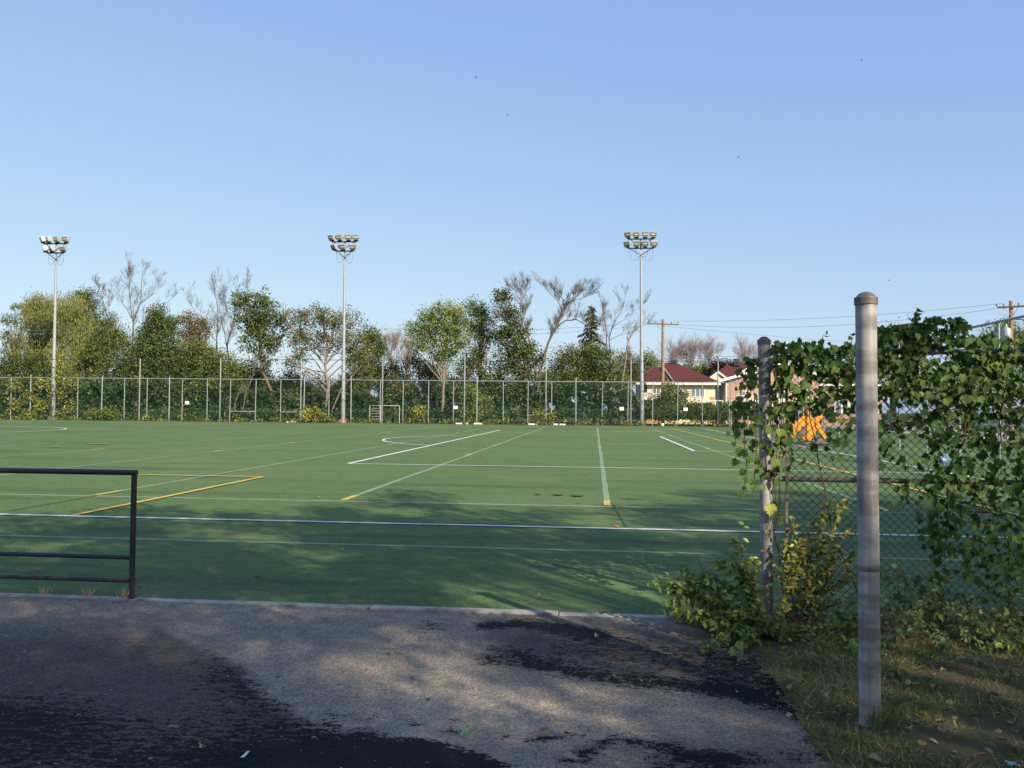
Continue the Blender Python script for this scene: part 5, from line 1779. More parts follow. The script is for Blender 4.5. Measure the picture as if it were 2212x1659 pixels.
# big free-standing post in front
Y2 = 4.50
b2 = at(1880, 1570, Y2)
t2 = at(1870.5, 655, Y2)
fp = thing("steel_post", "thick weathered galvanised post with domed cap, standing in front of the vine", "post", (b2.x, Y2, 0))
r2 = .0525
MB().tube([(b2.x, Y2, -.15), (b2.x * .75 + t2.x * .25, Y2, t2.z * .25), (b2.x * .5 + t2.x * .5, Y2, t2.z * .5), (b2.x * .25 + t2.x * .75, Y2, t2.z * .75), (t2.x, Y2, t2.z)], r2, 28).build("pipe", MAT['galv'], fp)
MB().lathe((t2.x, Y2, t2.z - .008), cap_prof(r2, .058), 28).build("cap", MAT['cap'], fp)
MAT['stain'] = M_plain("grime_band", (0.16, 0.14, 0.12), .8, .1, var=.6, scale=18)
for y, hh in ((1232, .022),):
    q = at(1876, y, Y2)
    mb = MB()
    f = q.z / t2.z
    xx = b2.x + (t2.x - b2.x) * f
    mb.lathe((xx, Y2, q.z), [(r2 + .0004, 0), (r2 + .0012, .003), (r2 + .0012, hh), (r2 + .0004, hh + .003)], 28)
    mb.build("grime_band", MAT['stain'], fp)


# vine
def vine():
    v = thing("grape_vine", "wild grape vine smothering the top and right of the near chain-link fence", "vine", (at(2080, 900, YF).x, YF, 0))
    C, T, N, S, TI = [], [], [], [], []

    def leaf(p, s, ti=None, face=-1.0, down=-1.0):
        C.append(tuple(p))
        T.append((random.gauss(0, .65), random.gauss(0, .45) + (-.25), down + random.gauss(0, .4)))
        N.append((random.gauss(.1, .75), face + random.gauss(0, .5), random.gauss(.5, .6)))
        S.append(s)
        TI.append(random.betavariate(1.3, 2.2) if ti is None else ti)

    regs = [(1660, 738, 1850, 800, 150), (1668, 790, 1850, 870, 120), (1700, 860, 1850, 885, 20), (1790, 880, 1850, 960, 16), (1665, 870, 1712, 960, 30), (1700, 960, 1850, 1000, 9),
            (1893, 700, 2000, 780, 110), (1960, 684, 2090, 750, 120), (2080, 726, 2230, 790, 90), (1893, 770, 2060, 850, 160), (2040, 760, 2230, 860, 250),
            (1893, 840, 2010, 930, 62), (2000, 850, 2230, 960, 240), (1893, 920, 2000, 1010, 24), (2000, 950, 2230, 1060, 165), (2060, 1040, 2230, 1130, 84), (1985, 1040, 2080, 1200, 66), (2080, 1120, 2230, 1220, 75),
            (1930, 1035, 2010, 1090, 16), (2010, 1180, 2120, 1250, 24), (2120, 1200, 2230, 1300, 40), (1990, 1090, 2050, 1180, 16), (1975, 1240, 2060, 1290, 10)]
    for x0, y0, x1, y1, m in regs:
        for _ in range(int(m * (1.55 if x0 >= 1880 else 1.6))):
            x, y = random.uniform(x0, x1), random.uniform(y0, y1)
            Y = YF + random.choice((-1, -1, -1, 1)) * abs(random.gauss(.05, .07))
            if x < 1672 and y < 870 and Y < YF + .05:
                Y = YF + random.uniform(.06, .16)
            leaf(at(x, y, Y), random.choice((random.uniform(.022, .036), random.uniform(.034, .052), random.uniform(.046, .070))), face=-1.0 if Y < YF else -.6)
    # upright shoots above the top rail
    stems = MB()
    for sh in ([(1960, 730), (1975, 700), (1984, 668)], [(2040, 740), (2062, 700), (2068, 690)], [(1760, 760), (1772, 740), (1780, 722)], [(1718, 760), (1726, 745), (1732, 736)], [(1690, 775), (1680, 750), (1672, 742)], [(1905, 760), (1908, 730), (1918, 708)], [(2110, 750), (2130, 728), (2150, 716)], [(1830, 760), (1838, 742), (1843, 730)]):
        pp = [at(x, y, YF - .05) for x, y in sh]
        stems.tube(pp, [.004, .003, .0015], 5)
        for i in range(9):
            t = random.random()
            q = pp[0].lerp(pp[1], t * 2) if t < .5 else pp[1].lerp(pp[2], t * 2 - 1)
            leaf(q + Vector((random.gauss(0, .015), random.gauss(0, .03), random.gauss(0, .015))), random.uniform(.028, .055), random.uniform(.3, .9), down=random.uniform(-1, .3))
    # hanging strands about the left post
    strands = [([(1632, 772), (1622, 782), (1612, 800), (1600, 840), (1596, 880)], 22), ([(1628, 800), (1618, 830), (1607, 900), (1608, 960), (1614, 1015), (1606, 1068)], 36), ([(1630, 850), (1630, 900), (1634, 960), (1630, 1030), (1624, 1055)], 26),
               ([(1640, 800), (1596, 880), (1584, 930), (1590, 955)], 18), ([(1668, 880), (1680, 960), (1672, 1040), (1678, 1100), (1668, 1150)], 26), ([(1676, 765), (1682, 800), (1690, 840)], 12),
               ([(1700, 770), (1690, 860), (1694, 950), (1688, 1010)], 26), ([(1628, 770), (1620, 800), (1616, 830)], 10)]
    for st, m in strands:
        pp = [at(x, y, YF - .10 - .04 * math.sin(i * 1.7)) for i, (x, y) in enumerate(st)]
        stems.tube(pp, [.0035] * (len(pp) - 1) + [.0015], 5)
        for _ in range(m):
            t = random.random() * (len(pp) - 1.001)
            i = int(t)
            q = pp[i].lerp(pp[i + 1], t - i)
            leaf(q + Vector((random.gauss(0, .035), random.gauss(-.01, .03), random.gauss(0, .02))), random.uniform(.035, .085) * (1 - .35 * t / len(pp)), random.uniform(.2, .95))
    # the single bright leaf against the post
    C.append(tuple(at(1664, 1090, YF - .16)))
    T.append((.0, -.15, -1)); N.append((.15, -1, .35)); S.append(.088); TI.append(.985)
    # long canes
    canes = [[(1700, 768), (1800, 772), (1900, 765), (2000, 762), (2110, 768), (2230, 770)], [(1700, 800), (1780, 780), (1850, 790), (1950, 775), (2050, 790), (2200, 780)], [(2212, 1240), (2150, 1120), (2060, 1000), (1980, 900), (1900, 800)], [(2100, 760), (2090, 900), (2050, 1050), (2040, 1200)],
             [(2180, 770), (2160, 900), (2150, 1050), (2120, 1220)], [(1870, 1330), (1800, 1150), (1770, 1000), (1745, 850), (1730, 770)], [(1900, 940), (1940, 905), (2000, 890), (2100, 880)], [(1900, 720), (1960, 700), (2040, 702), (2120, 735)], [(1690, 1290), (1680, 1150), (1690, 1000), (1686, 820)], [(2230, 1150), (2140, 1110), (2020, 1090), (1960, 1040)], [(1896, 790), (1935, 740), (1985, 705)]]
    for c_ in canes:
        pp = [at(x, y, YF - .03 - .03 * math.sin(i * 2.1)) for i, (x, y) in enumerate(c_)]
        fine = []
        for a, b in zip(pp[:-1], pp[1:]):
            for t in (0, .33, .66):
                fine.append(a.lerp(b, t) + Vector((random.gauss(0, .012), random.gauss(0, .012), random.gauss(0, .012))))
        fine.append(pp[-1])
        stems.tube(fine, [.006 - .003 * i / len(fine) for i in range(len(fine))], 5)
    stems.build("stem", MAT['vine_stem'], v)
    V, F, tt = leaf_arrays(C, T, N, S, GRAPE_V, GRAPE_F, np.array(TI))
    np_obj("foliage", V, F, MAT['lf_vine'], v, tint=tt, smooth=False)


vine()


def near_shrub(name, label, root_px, tips, Y0, leaf, lsize, per, stemr=.006, group=None, droop=.5, tmin=.25, sub=3, tbias=(2, 2)):
    """stems arching from a root to photo-placed tips (px,py,Y), leaves set along stems and side twigs"""
    rt = Vector((at(root_px[0], root_px[1], Y0).x, Y0, 0.02))
    th = thing(name, label, "shrub", rt, group)
    st = MB()
    C, T, N, S = [], [], [], []

    def put(q, d, s):
        side = Vector((random.gauss(0, 1), random.gauss(-.2, .8), random.gauss(0, .5)))
        tip = d * .5 + side - Vector((0, 0, droop * random.uniform(.3, 1.6)))
        C.append(tuple(q)); T.append(tuple(tip)); N.append((random.gauss(.15, .5), random.gauss(-.5, .5), random.gauss(.8, .4))); S.append(s)

    for tx, ty, Y in tips:
        tp = at(tx, ty, Y)
        tp.z = max(tp.z, .02)
        r0 = rt + Vector((random.gauss(0, .07), random.gauss(0, .05), 0))
        mid = r0.lerp(tp, .45) + Vector((0, 0, .20 * (tp - r0).length))
        pts = bez(r0, mid, tp, 9)
        pts = [p + Vector((random.gauss(0, .008), random.gauss(0, .008), random.gauss(0, .008))) for p in pts]
        for p in pts:
            p.z = max(p.z, .012)
        st.tube(pts, [stemr * (1 - .75 * i / 9) for i in range(10)], 5)
        ln = (tp - r0).length
        for i in range(int(per * ln)):
            t = tmin + (1 - tmin) * random.random() ** .8
            j = min(int(t * 9), 8)
            q = pts[j].lerp(pts[j + 1], t * 9 - j)
            d = (pts[j + 1] - pts[j]).normalized()
            put(q + Vector((random.gauss(0, .012), random.gauss(0, .012), random.gauss(0, .012))), d, random.uniform(.65, 1.25) * lsize)
        for _ in range(sub):
            t = random.uniform(.35, .95)
            j = min(int(t * 9), 8)
            q = pts[j]
            d = ((pts[j + 1] - pts[j]).normalized() + Vector((random.gauss(0, .8), random.gauss(0, .8), random.gauss(.15, .6)))).normalized()
            e = q + d * random.uniform(.10, .28)
            e.z = max(e.z, .02)
            st.tube([q, q.lerp(e, .5) + Vector((0, 0, .01)), e], [stemr * .4, stemr * .3, stemr * .2], 4)
            for _ in range(7):
                u = random.random()
                put(q.lerp(e, u), d, random.uniform(.6, 1.1) * lsize)
    st.build("stem", MAT['stem'], th)
    C = np.array(C)
    C[:, 2] = np.maximum(C[:, 2], .03)
    ti = RNG.beta(tbias[0], tbias[1], len(C))
    V, F, tt = leaf_arrays(C, T, N, S, OVATE_V, OVATE_F, ti)
    V[:, 2] = np.maximum(V[:, 2], .012)
    np_obj("foliage", V, F, MAT[leaf], th, tint=tt)
    return th


R = random.uniform
near_shrub("shrub", "sprawling green shrub spilling over the path at the foot of the fence post", (1650, 1375), [
    (1405, 1258, 6.35), (1440, 1292, 6.25), (1470, 1225, 6.45), (1490, 1300, 6.2), (1520, 1250, 6.35), (1545, 1210, 6.5), (1560, 1300, 6.2), (1586, 1160, 6.55), (1600, 1250, 6.4), (1530, 1345, 6.0),
    (1522, 1405, 5.72), (1582, 1412, 5.70), (1575, 1350, 5.95), (1620, 1290, 6.3), (1640, 1330, 6.1), (1665, 1360, 6.0), (1610, 1370, 5.9), (1480, 1330, 6.1), (1625, 1205, 6.5), (1555, 1255, 6.2), (1590, 1320, 6.05), (1500, 1275, 6.3), (1680, 1330, 6.1), (1645, 1270, 6.3),
    (1455, 1275, 6.3), (1425, 1270, 6.3), (1430, 1310, 6.2), (1480, 1250, 6.4), (1510, 1230, 6.5), (1460, 1325, 6.1), (1575, 1190, 6.5), (1510, 1322, 6.1), (1700, 1380, 5.9), (1540, 1380, 5.85)], 6.15, 'lf_shrub', .050, 98, group="shrubs at the near fence", tbias=(2, 2.4))
near_shrub("shrub", "yellowing shrub growing up the chain-link between the two grey posts", (1720, 1350), [
    (1690, 1160, 6.6), (1712, 1120, 6.66), (1735, 1190, 6.6), (1762, 1110, 6.66), (1790, 1085, 6.68), (1822, 1080, 6.66), (1840, 1130, 6.62), (1775, 1165, 6.6), (1745, 1235, 6.5), (1805, 1205, 6.55), (1838, 1245, 6.5), (1715, 1250, 6.5), (1700, 1205, 6.6), (1690, 1300, 6.3), (1765, 1290, 6.35), (1815, 1290, 6.3), (1780, 1240, 6.5), (1730, 1160, 6.62), (1850, 1190, 6.58), (1880, 1300, 6.3)],
    6.5, 'lf_yellow', .044, 84, group="shrubs at the near fence", tbias=(1.6, 2.8))
near_shrub("shrub", "pale drooping shrub at the fence foot right of the thick post", (2010, 1370), [
    (1915, 1245, 6.45), (1935, 1215, 6.5), (1985, 1240, 6.5), (2045, 1255, 6.5), (2080, 1290, 6.3), (2120, 1310, 6.2), (2030, 1310, 6.2), (1960, 1330, 6.1), (1920, 1340, 5.9), (2060, 1400, 5.7), (2110, 1385, 5.8), (1900, 1390, 5.7), (2000, 1290, 6.3), (2140, 1280, 6.4), (1940, 1290, 6.3), (1905, 1310, 6.1)],
    6.35, 'lf_pale', .05, 66, group="shrubs at the near fence", droop=.9)
near_shrub("shrub", "dark low shrub at the bottom right along the fence", (2170, 1385), [
    (2230, 1300, 6.3), (2200, 1325, 6.2), (2150, 1330, 6.1), (2110, 1350, 6.0), (2215, 1370, 5.9), (2180, 1260, 6.45), (2230, 1240, 6.5), (2130, 1400, 5.7), (2190, 1400, 5.7), (2160, 1370, 5.9), (2240, 1400, 5.8), (2090, 1330, 6.1)],
    6.2, 'lf_shrub', .05, 76, group="shrubs at the near fence", droop=.8)
near_shrub("shrub", "dense dark low growth between the two grey posts", (1790, 1385), [
    (1680, 1380, 5.95), (1720, 1350, 6.1), (1760, 1340, 6.1), (1800, 1330, 6.1), (1840, 1340, 6.05), (1830, 1380, 5.9), (1780, 1400, 5.8), (1740, 1400, 5.8), (1850, 1410, 5.7), (1700, 1410, 5.75), (1810, 1310, 6.2), (1755, 1310, 6.2), (1860, 1320, 6.15), (1890, 1350, 6.0)],
    6.1, 'lf_shrub', .045, 85, group="shrubs at the near fence", droop=.8, tbias=(1.6, 3.2))


# ------------------------------------------------------------------ grass on the verge
def grass():
    n = 105000
    y = RNG.uniform(3.0, 6.7, n)
    u = RNG.exponential(1.6, n) * .9 - .03
    x = verge_left(y) + u
    patch = np.sin(x * 3.1 + y * 1.3) * np.sin(y * 3.7 - x) + .6 * np.sin(x * 9 + 2) * np.sin(y * 8)
    keep = (patch + RNG.normal(size=n) * .42 > -.14 - .12 * np.minimum(u, 1)) & (u < 4.2)
    x, y, patch = x[keep], y[keep], patch[keep]
    m = len(x)
    z = verge_z(x, y) - .004
    h = RNG.gamma(3.0, .0105, m) * (1 + .35 * patch.clip(-1, 1)) + .012
    lean = RNG.normal(size=(m, 2)) * .7
    flat = RNG.random(m) < .35
    lean[flat] *= 2.6
    d = unit(np.stack([lean[:, 0], lean[:, 1], np.ones(m)], 1))
    w = RNG.uniform(.0010, .0024, m)
    side = unit(np.cross(d, rdir(m)))
    b = np.stack([x, y, z], 1)
    mid = b + d * (h * .55)[:, None]
    droop = np.stack([lean[:, 0], lean[:, 1], -np.ones(m) * .6], 1) * (h * .18)[:, None]
    tip = b + d * h[:, None] + droop
    V = np.stack([b - side * w[:, None], b + side * w[:, None], mid + side * (w * .7)[:, None], tip, mid - side * (w * .7)[:, None]], 1).reshape(-1, 3)
    i0 = np.arange(m) * 5
    F = np.concatenate([np.stack([i0, i0 + 1, i0 + 2, i0 + 4], 1)])
    F2 = np.stack([i0 + 4, i0 + 2, i0 + 3, i0 + 3], 1)
    # tips as separate degenerate-free triangles: build quads with a duplicated near-tip vertex
    ti = np.clip(.42 + .16 * patch + RNG.normal(size=m) * .24, 0, 1)
    Vt = (tip + side * (w * .12)[:, None])
    nV = len(V)
    V = np.concatenate([V, Vt])
    F2[:, 3] = i0 + 3
    F2[:, 2] = nV + np.arange(m)
    F2 = np.stack([i0 + 4, i0 + 2, nV + np.arange(m), i0 + 3], 1)
    o = np_obj("grass", V, np.concatenate([F, F2]), MAT['grass'], tint=np.concatenate([ti, ti]))
    tag(o, "short patchy grass on the verge by the fence", "grass", kind='stuff')


grass()


def tuft(label, px, py, n=46, h=.10, col=.8):
    p = G(px, py, .02)
    th = thing("weed_tuft", label, "weed", p, "weed tufts along the kerb")
    C = np.array([[p.x + random.gauss(0, .018), p.y + random.gauss(0, .012), .018] for _ in range(n)])
    T = np.array([[random.gauss(0, .35), random.gauss(0, .35), 1] for _ in range(n)])
    V, F, tt = leaf_arrays(C, T, rdir(n), RNG.uniform(.5, 1.2, n) * h, [(0, 0, 0), (-.022, .5, .02), (0, 1, .12), (.022, .5, .02)], DIAMOND_F, np.clip(RNG.normal(size=n) * .12 + col, 0, 1))
    np_obj("blades", V, F, MAT['grass'], th, tint=tt)


def sprout(label, px, py, n, h, mat):
    p = G(px, py, .02)
    z0 = float(verge_z(p.x, p.y))
    p = G(px, py, z0)
    th = thing("weed", label, "weed", p, "broad-leaved weeds on the verge")
    C, T, N, S = [], [], [], []
    st = MB()
    for i in range(max(3, n // 5)):
        e = p + Vector((random.gauss(0, .4) * h, random.gauss(0, .4) * h, h * random.uniform(.5, 1.0)))
        st.tube([p, p.lerp(e, .6) + Vector((0, 0, .1 * h)), e], [.0022, .0018, .001], 4)
        for j in range(5):
            q = p.lerp(e, random.uniform(.3, 1.0))
            C.append(tuple(q)); T.append((random.gauss(0, 1), random.gauss(0, 1), random.uniform(-.3, .5))); N.append((random.gauss(0, .3), random.gauss(-.2, .3), 1)); S.append(random.uniform(.025, .05))
    st.build("stem", MAT['stem'], th)
    V, F, tt = leaf_arrays(C, T, N, S, OVATE_V, OVATE_F, RNG.beta(2, 2, len(C)))
    np_obj("foliage", V, F, MAT[mat], th, tint=tt)


for x, y, n, h, mt, lab in ((1940, 1466, 20, .10, 'lf_pale', "low pale-leaved weed right of the thick post, near the shrubs"), (1812, 1452, 22, .12, 'lf_shrub', "green weed between the path edge and the thick post"), (1760, 1440, 20, .10, 'lf_shrub', "green weed at the path edge below the yellowing shrub"),
                            (2010, 1425, 22, .12, 'lf_pale', "pale weed below the drooping shrub"), (2120, 1440, 22, .12, 'lf_pale', "pale weed at right, under the dark low shrub"), (1970, 1490, 10, .06, 'lf_yellow', "tiny bright sprout right of the thick post"), (2180, 1470, 22, .1, 'lf_shrub', "dark green weed at the right edge of the verge"),
                            (1905, 1432, 20, .12, 'lf_pale', "weed close behind the thick post, on its right"), (1845, 1420, 22, .12, 'lf_shrub', "weed close behind the thick post, on its left"), (2070, 1440, 18, .1, 'lf_pale', "small weed in the middle of the verge below the pale shrub")):
    sprout(lab, x, y, n, h, mt)


tuft("small dry weed tuft on the kerb, farthest left under the pipe barrier", 98, 1287)
tuft("small dry weed tuft on the kerb, middle one under the pipe barrier", 190, 1290)
tuft("small dry weed tuft on the kerb, right beside the barrier post", 266, 1294)
tuft("green grass tuft at the foot of the thick grey post", 1888, 1575, 60, .14, .35)
tuft("green grass tuft at the path edge in front of the thick post", 1852, 1610, 34, .12, .45)

# ------------------------------------------------------------------ fallen leaves and litter
MAPLE = [(0, -.5), (.12, -.2), (.42, -.3), (.36, -.05), (.6, .12), (.34, .2), (.36, .44), (.14, .32), (0, .62), (-.14, .32), (-.36, .44), (-.34, .2), (-.6, .12), (-.36, -.05), (-.42, -.3), (-.12, -.2)]


def leaf_mesh(seed):
    rnd = random.Random(seed)
    curl = rnd.uniform(.15, .5)
    oval = seed % 2 == 0
    fold = rnd.uniform(.25, .7)
    V = []
    for i, (x, y) in enumerate(MAPLE):
        if oval:
            a = 2 * pi * i / len(MAPLE)
            x, y = .30 * sin(a) * (1 + .15 * cos(3 * a)), -.52 * cos(a)
        x, y = x * rnd.uniform(.65, 1.1), y * rnd.uniform(.7, 1.1)
        V.append((x * .85, y, fold * abs(x) + curl * (x * x + y * y) + rnd.uniform(-.10, .12)))
    V.append((0, 0, -.02))
    n = len(MAPLE)
    me = bpy.data.meshes.new("fallen_leaf")
    me.from_pydata(V, [], [(n, i, (i + 1) % n) for i in range(n)])
    a = me.attributes.new("tint", 'FLOAT', 'FACE')
    a.data.foreach_set("value", np.full(n, rnd.random(), np.float32))
    return me


PROTO = {}
for mk in ('dry_leaf', 'pale_leaf', 'yellow_leaf', 'green_leaf'):
    PROTO[mk] = []
    for i in range(4):
        me = leaf_mesh(hash(mk) % 97 + i * 7)
        me.materials.append(MAT[mk])
        PROTO[mk].append(me)


def put_leaf(px, py, size, mk, label, group=None, z=None):
    p = G(px, py, 0.0)
    on_v = p.y < 6.6 and p.x > float(verge_left(p.y))
    zz = (float(verge_z(p.x, p.y)) + .022) if on_v else (.008 if p.y < KERB0 else .010)
    p = G(px, py, zz)
    o = bpy.data.objects.new("fallen_leaf", random.choice(PROTO[mk]))
    COL.objects.link(o)
    o.location = p + Vector((0, 0, .12 * size if not on_v else .0))
    o.scale = (size, size, size)
    o.rotation_euler = (random.gauss(0, .22), random.gauss(0, .22), random.uniform(0, 2 * pi))
    tag(o, label, "fallen leaf", group)
    return o


put_leaf(1895, 1645, .13, 'pale_leaf', "large crumpled whitish leaf at the bottom, left of the thick post's foot... on the path rim")['label'] = "large crumpled whitish leaf on the path rim below the thick post"
put_leaf(1829, 1592, .075, 'yellow_leaf', "upright yellow leaf on the path edge left of the thick post foot")
put_leaf(2055, 1528, .075, 'green_leaf', "single fresh green leaf lying on the verge right of the thick post")
put_leaf(1006, 1592, .09, 'green_leaf', "flat pale green leaf on the asphalt at bottom centre")
put_leaf(300, 1273, .075, 'dry_leaf', "tan leaf on the turf just right of the barrier post")
put_leaf(1178, 1581, .075, 'pale_leaf', "curled pale leaf on the dark asphalt patch, bottom centre")
for x, y in ((374, 1574), (435, 1617), (119, 1363), (140, 1362), (840, 1413), (1290, 1377), (105, 1545), (760, 1293), (1165, 1291)):
    put_leaf(x, y, random.uniform(.04, .06), 'dry_leaf' if random.random() < .7 else 'pale_leaf', "small dry leaf lying on the grey asphalt path", "dry leaves on the asphalt")
for x, y in ((920, 1290), (741, 1189), (555, 1248), (540, 1190), (640, 1096), (1100, 1126), (690, 1075), (1380, 1123), (940, 1035), (1055, 1186)):
    put_leaf(x, y, random.uniform(.035, .06), 'dry_leaf' if random.random() < .6 else 'pale_leaf', "small dry leaf lying on the green turf", "dry leaves on the turf")
leaves = [(1737, 1459), (1751, 1487), (1760, 1500), (1700, 1480), (1742, 1524), (1753, 1548), (1930, 1515), (1960, 1570), (1975, 1555), (2030, 1580), (2070, 1575), (2120, 1490), (2150, 1500), (2150, 1580), (2160, 1600), (2200, 1605), (1990, 1610), (1940, 1620), (2010, 1480), (2040, 1450), (1920, 1440), (1905, 1415), (2100, 1540), (2180, 1560), (1870, 1600), (1880, 1630), (2060, 1630), (2100, 1640), (1800, 1540), (1780, 1510)]
for x, y in leaves:
    mk = random.choice(('dry_leaf', 'dry_leaf', 'pale_leaf', 'dry_leaf', 'yellow_leaf'))
    put_leaf(x + R(-6, 6), y + R(-4, 4), R(.036, .068), mk, "curled dry leaf lying in the grass of the verge", "dry leaves on the verge")
for _ in range(95):
    x, y = R(1700, 2205), R(1415, 1655)
    p = G(x, y)
    if p.x < float(verge_left(p.y)) + .02:
        continue
    put_leaf(x, y, R(.02, .045), random.choice(('dry_leaf', 'dry_leaf', 'pale_leaf')), "curled dry leaf lying in the grass of the verge", "dry leaves on the verge")


def scrap(name, px, py, sx, sy, mat, label, cat, zz=.012):
    p = G(px, py, zz)
    n = 5
    V = [(p.x + (i / (n - 1) - .5) * sx + R(-.1, .1) * sx / n, p.y + (j / (n - 1) - .5) * sy, zz + R(0, .25) * min(sx, sy)) for j in range(n) for i in range(n)]
    F = [(j * n + i, j * n + i + 1, (j + 1) * n + i + 1, (j + 1) * n + i) for j in range(n - 1) for i in range(n - 1)]
    o = MB().add(V, F).build(name, MAT[mat], origin=p)
    tag(o, label, cat)


scrap("litter_scrap", 1722, 1487, .04, .05, 'orange_plastic', "small orange plastic scrap at the path edge below the shrub", "litter")
scrap("paper_scrap", 530, 1630, .015, .07, 'paper', "thin white paper scrap on the dark asphalt, bottom left", "litter")
scrap("orange_marker", 1333, 1137, .05, .16, 'orange_plastic', "small orange marker at the white touchline", "marker", .016)
scrap("plastic_wrapper", 2186, 1652, .05, .05, 'blue_plastic', "pale blue wrapper in the grass at the bottom right corner", "litter", .06)
# blue plastic caught in the vine
p = at(2041, 994, YF - .24)
V, F = [], []
for i in range(7):
    for j in range(9):
        a, b = pi * i / 6, 2 * pi * j / 9
        rr = .042 * R(.6, 1.15)
        V.append((p.x + rr * sin(a) * cos(b) * 1.0, p.y + rr * .5 * sin(a) * sin(b), p.z + rr * cos(a) * 1.15))
for i in range(6):
    for j in range(9):
        F.append((i * 9 + j, i * 9 + (j + 1) % 9, (i + 1) * 9 + (j + 1) % 9, (i + 1) * 9 + j))
o = MB().add(V, F).build("plastic_bag", MAT['blue_plastic'], origin=p)
tag(o, "crumpled pale blue plastic caught in the vine", "litter")


# grit and leaf crumbs on the path, thicker by the kerb and the verge
def grit():
    n = 2400
    x = RNG.uniform(-5.5, 2.6, n)
    y = np.where(RNG.random(n) < .30, KERB0 - np.abs(RNG.normal(size=n)) * .10, RNG.uniform(3.4, 6.6, n))
    rim = RNG.random(n) < .30
    y = np.where(rim, RNG.uniform(3.2, 6.4, n), y)
    x = np.where(rim, verge_left(y) - np.abs(RNG.normal(size=n)) * .12 + .03, x)
    keep = (x < verge_left(y) + .04)
    x, y = x[keep], y[keep]
    m = len(x)
    pos = np.stack([x, y, np.full(m, .006)], 1)
    T = np.concatenate([RNG.normal(size=(m, 2)), RNG.uniform(-.05, .25, (m, 1))], 1)
    N = np.concatenate([RNG.normal(size=(m, 2)) * .35, np.ones((m, 1))], 1)
    V, F, tt = leaf_arrays(pos, T, N, RNG.gamma(2.2, .0045, m) + .004, DIAMOND_V, DIAMOND_F)
    V[:, 2] = np.maximum(V[:, 2], .003)
    o = np_obj("grit", V, F, MAT['dry_leaf'], tint=tt)
    tag(o, "crumbs of leaf and grit scattered over the asphalt", "grit", kind='stuff')


grit()


# insects in the sky
def insect(px, py, Y, s, lab):
    p = at(px, py, Y)
    th = thing("flying_insect", lab, "insect", p, "insects in the sky")
    MB().tube([p + Vector((-s, 0, 0)), p + Vector((-.3 * s, 0, .06 * s)), p + Vector((.4 * s, 0, .05 * s)), p + Vector((s, 0, -.05 * s))], [.06 * s, .2 * s, .24 * s, .08 * s], 6).build("body", MAT['black'], th)
    for sg in (-1, 1):
        MB().add([p + Vector((.1 * s, 0, .1 * s)), p + Vector((.5 * s, sg * 1.2 * s, .9 * s)), p + Vector((-.2 * s, sg * 1.4 * s, 1.0 * s)), p + Vector((-.3 * s, sg * .3 * s, .2 * s))], [(0, 1, 2, 3)]).build("wing", MAT['dark_steel'], th)


insect(1028, 168, 12, .016, "tiny dark insect high in the sky above centre")
insect(1096, 249, 12, .012, "tiny dark insect in the sky just below the higher one at centre")
insect(1595, 340, 12, .014, "tiny dark insect in the sky right of the right mast head")
insect(1861, 130, 12, .014, "tiny dark insect in the upper right sky")
insect(1920, 606, 12, .012, "tiny dark insect in the sky just above the vine")


# ------------------------------------------------------------------ trees behind the camera whose crowns shade the path
LIT = [  # sunlit gaps on the ground (photo px ellipse), where the crowns are open
    (880, 1106, 75, 9), (560, 1164, 90, 11), (1300, 1128, 110, 18), (1215, 1240, 95, 26), (1345, 1245, 120, 38), (700, 1195, 70, 10), (60, 1180, 90, 12), (1490, 1150, 90, 12), (640, 1228, 50, 7), (1450, 1200, 90, 14), (1560, 1115, 80, 8), (1440, 1085, 60, 8), (1180, 1170, 60, 9), (420, 1150, 60, 8), (980, 1215, 50, 8),
    (85, 1322, 85, 16), (225, 1376, 70, 13), (520, 1415, 58, 18), (680, 1412, 38, 14), (950, 1425, 80, 34), (800, 1452, 85, 24), (905, 1492, 42, 26), (1245, 1372, 55, 12), (1560, 1378, 90, 18), (860, 1385, 60, 12), (1010, 1480, 60, 14), (1080, 1410, 50, 12), (350, 1400, 60, 14), (640, 1330, 60, 8), (1120, 1560, 60, 16),
    (1940, 1425, 60, 14), (2060, 1480, 120, 26), (2010, 1500, 60, 12), (2110, 1565, 90, 20), (2170, 1440, 60, 12), (1760, 1440, 50, 14), (1320, 1480, 120, 18), (1240, 1540, 90, 22), (1960, 1500, 60, 14), (1700, 1400, 40, 16), (2080, 1420, 80, 14), (1850, 1490, 40, 14), (2080, 1520, 100, 30), (1790, 1500, 50, 20), (2150, 1590, 60, 20), (1960, 1470, 70, 20)]
BOUND = [(-400, 1120), (0, 1112), (150, 1108), (300, 1084), (380, 1090), (470, 1106), (620, 1100), (720, 1086), (800, 1070), (880, 1054), (940, 1058), (975, 1078), (1000, 1096), (1250, 1097), (1330, 1100), (1380, 1064), (1480, 1056), (1640, 1052), (1800, 1050), (2300, 1060)]
HORIZ_T = Vector((SDIR.x / SDIR.z, SDIR.y / SDIR.z))


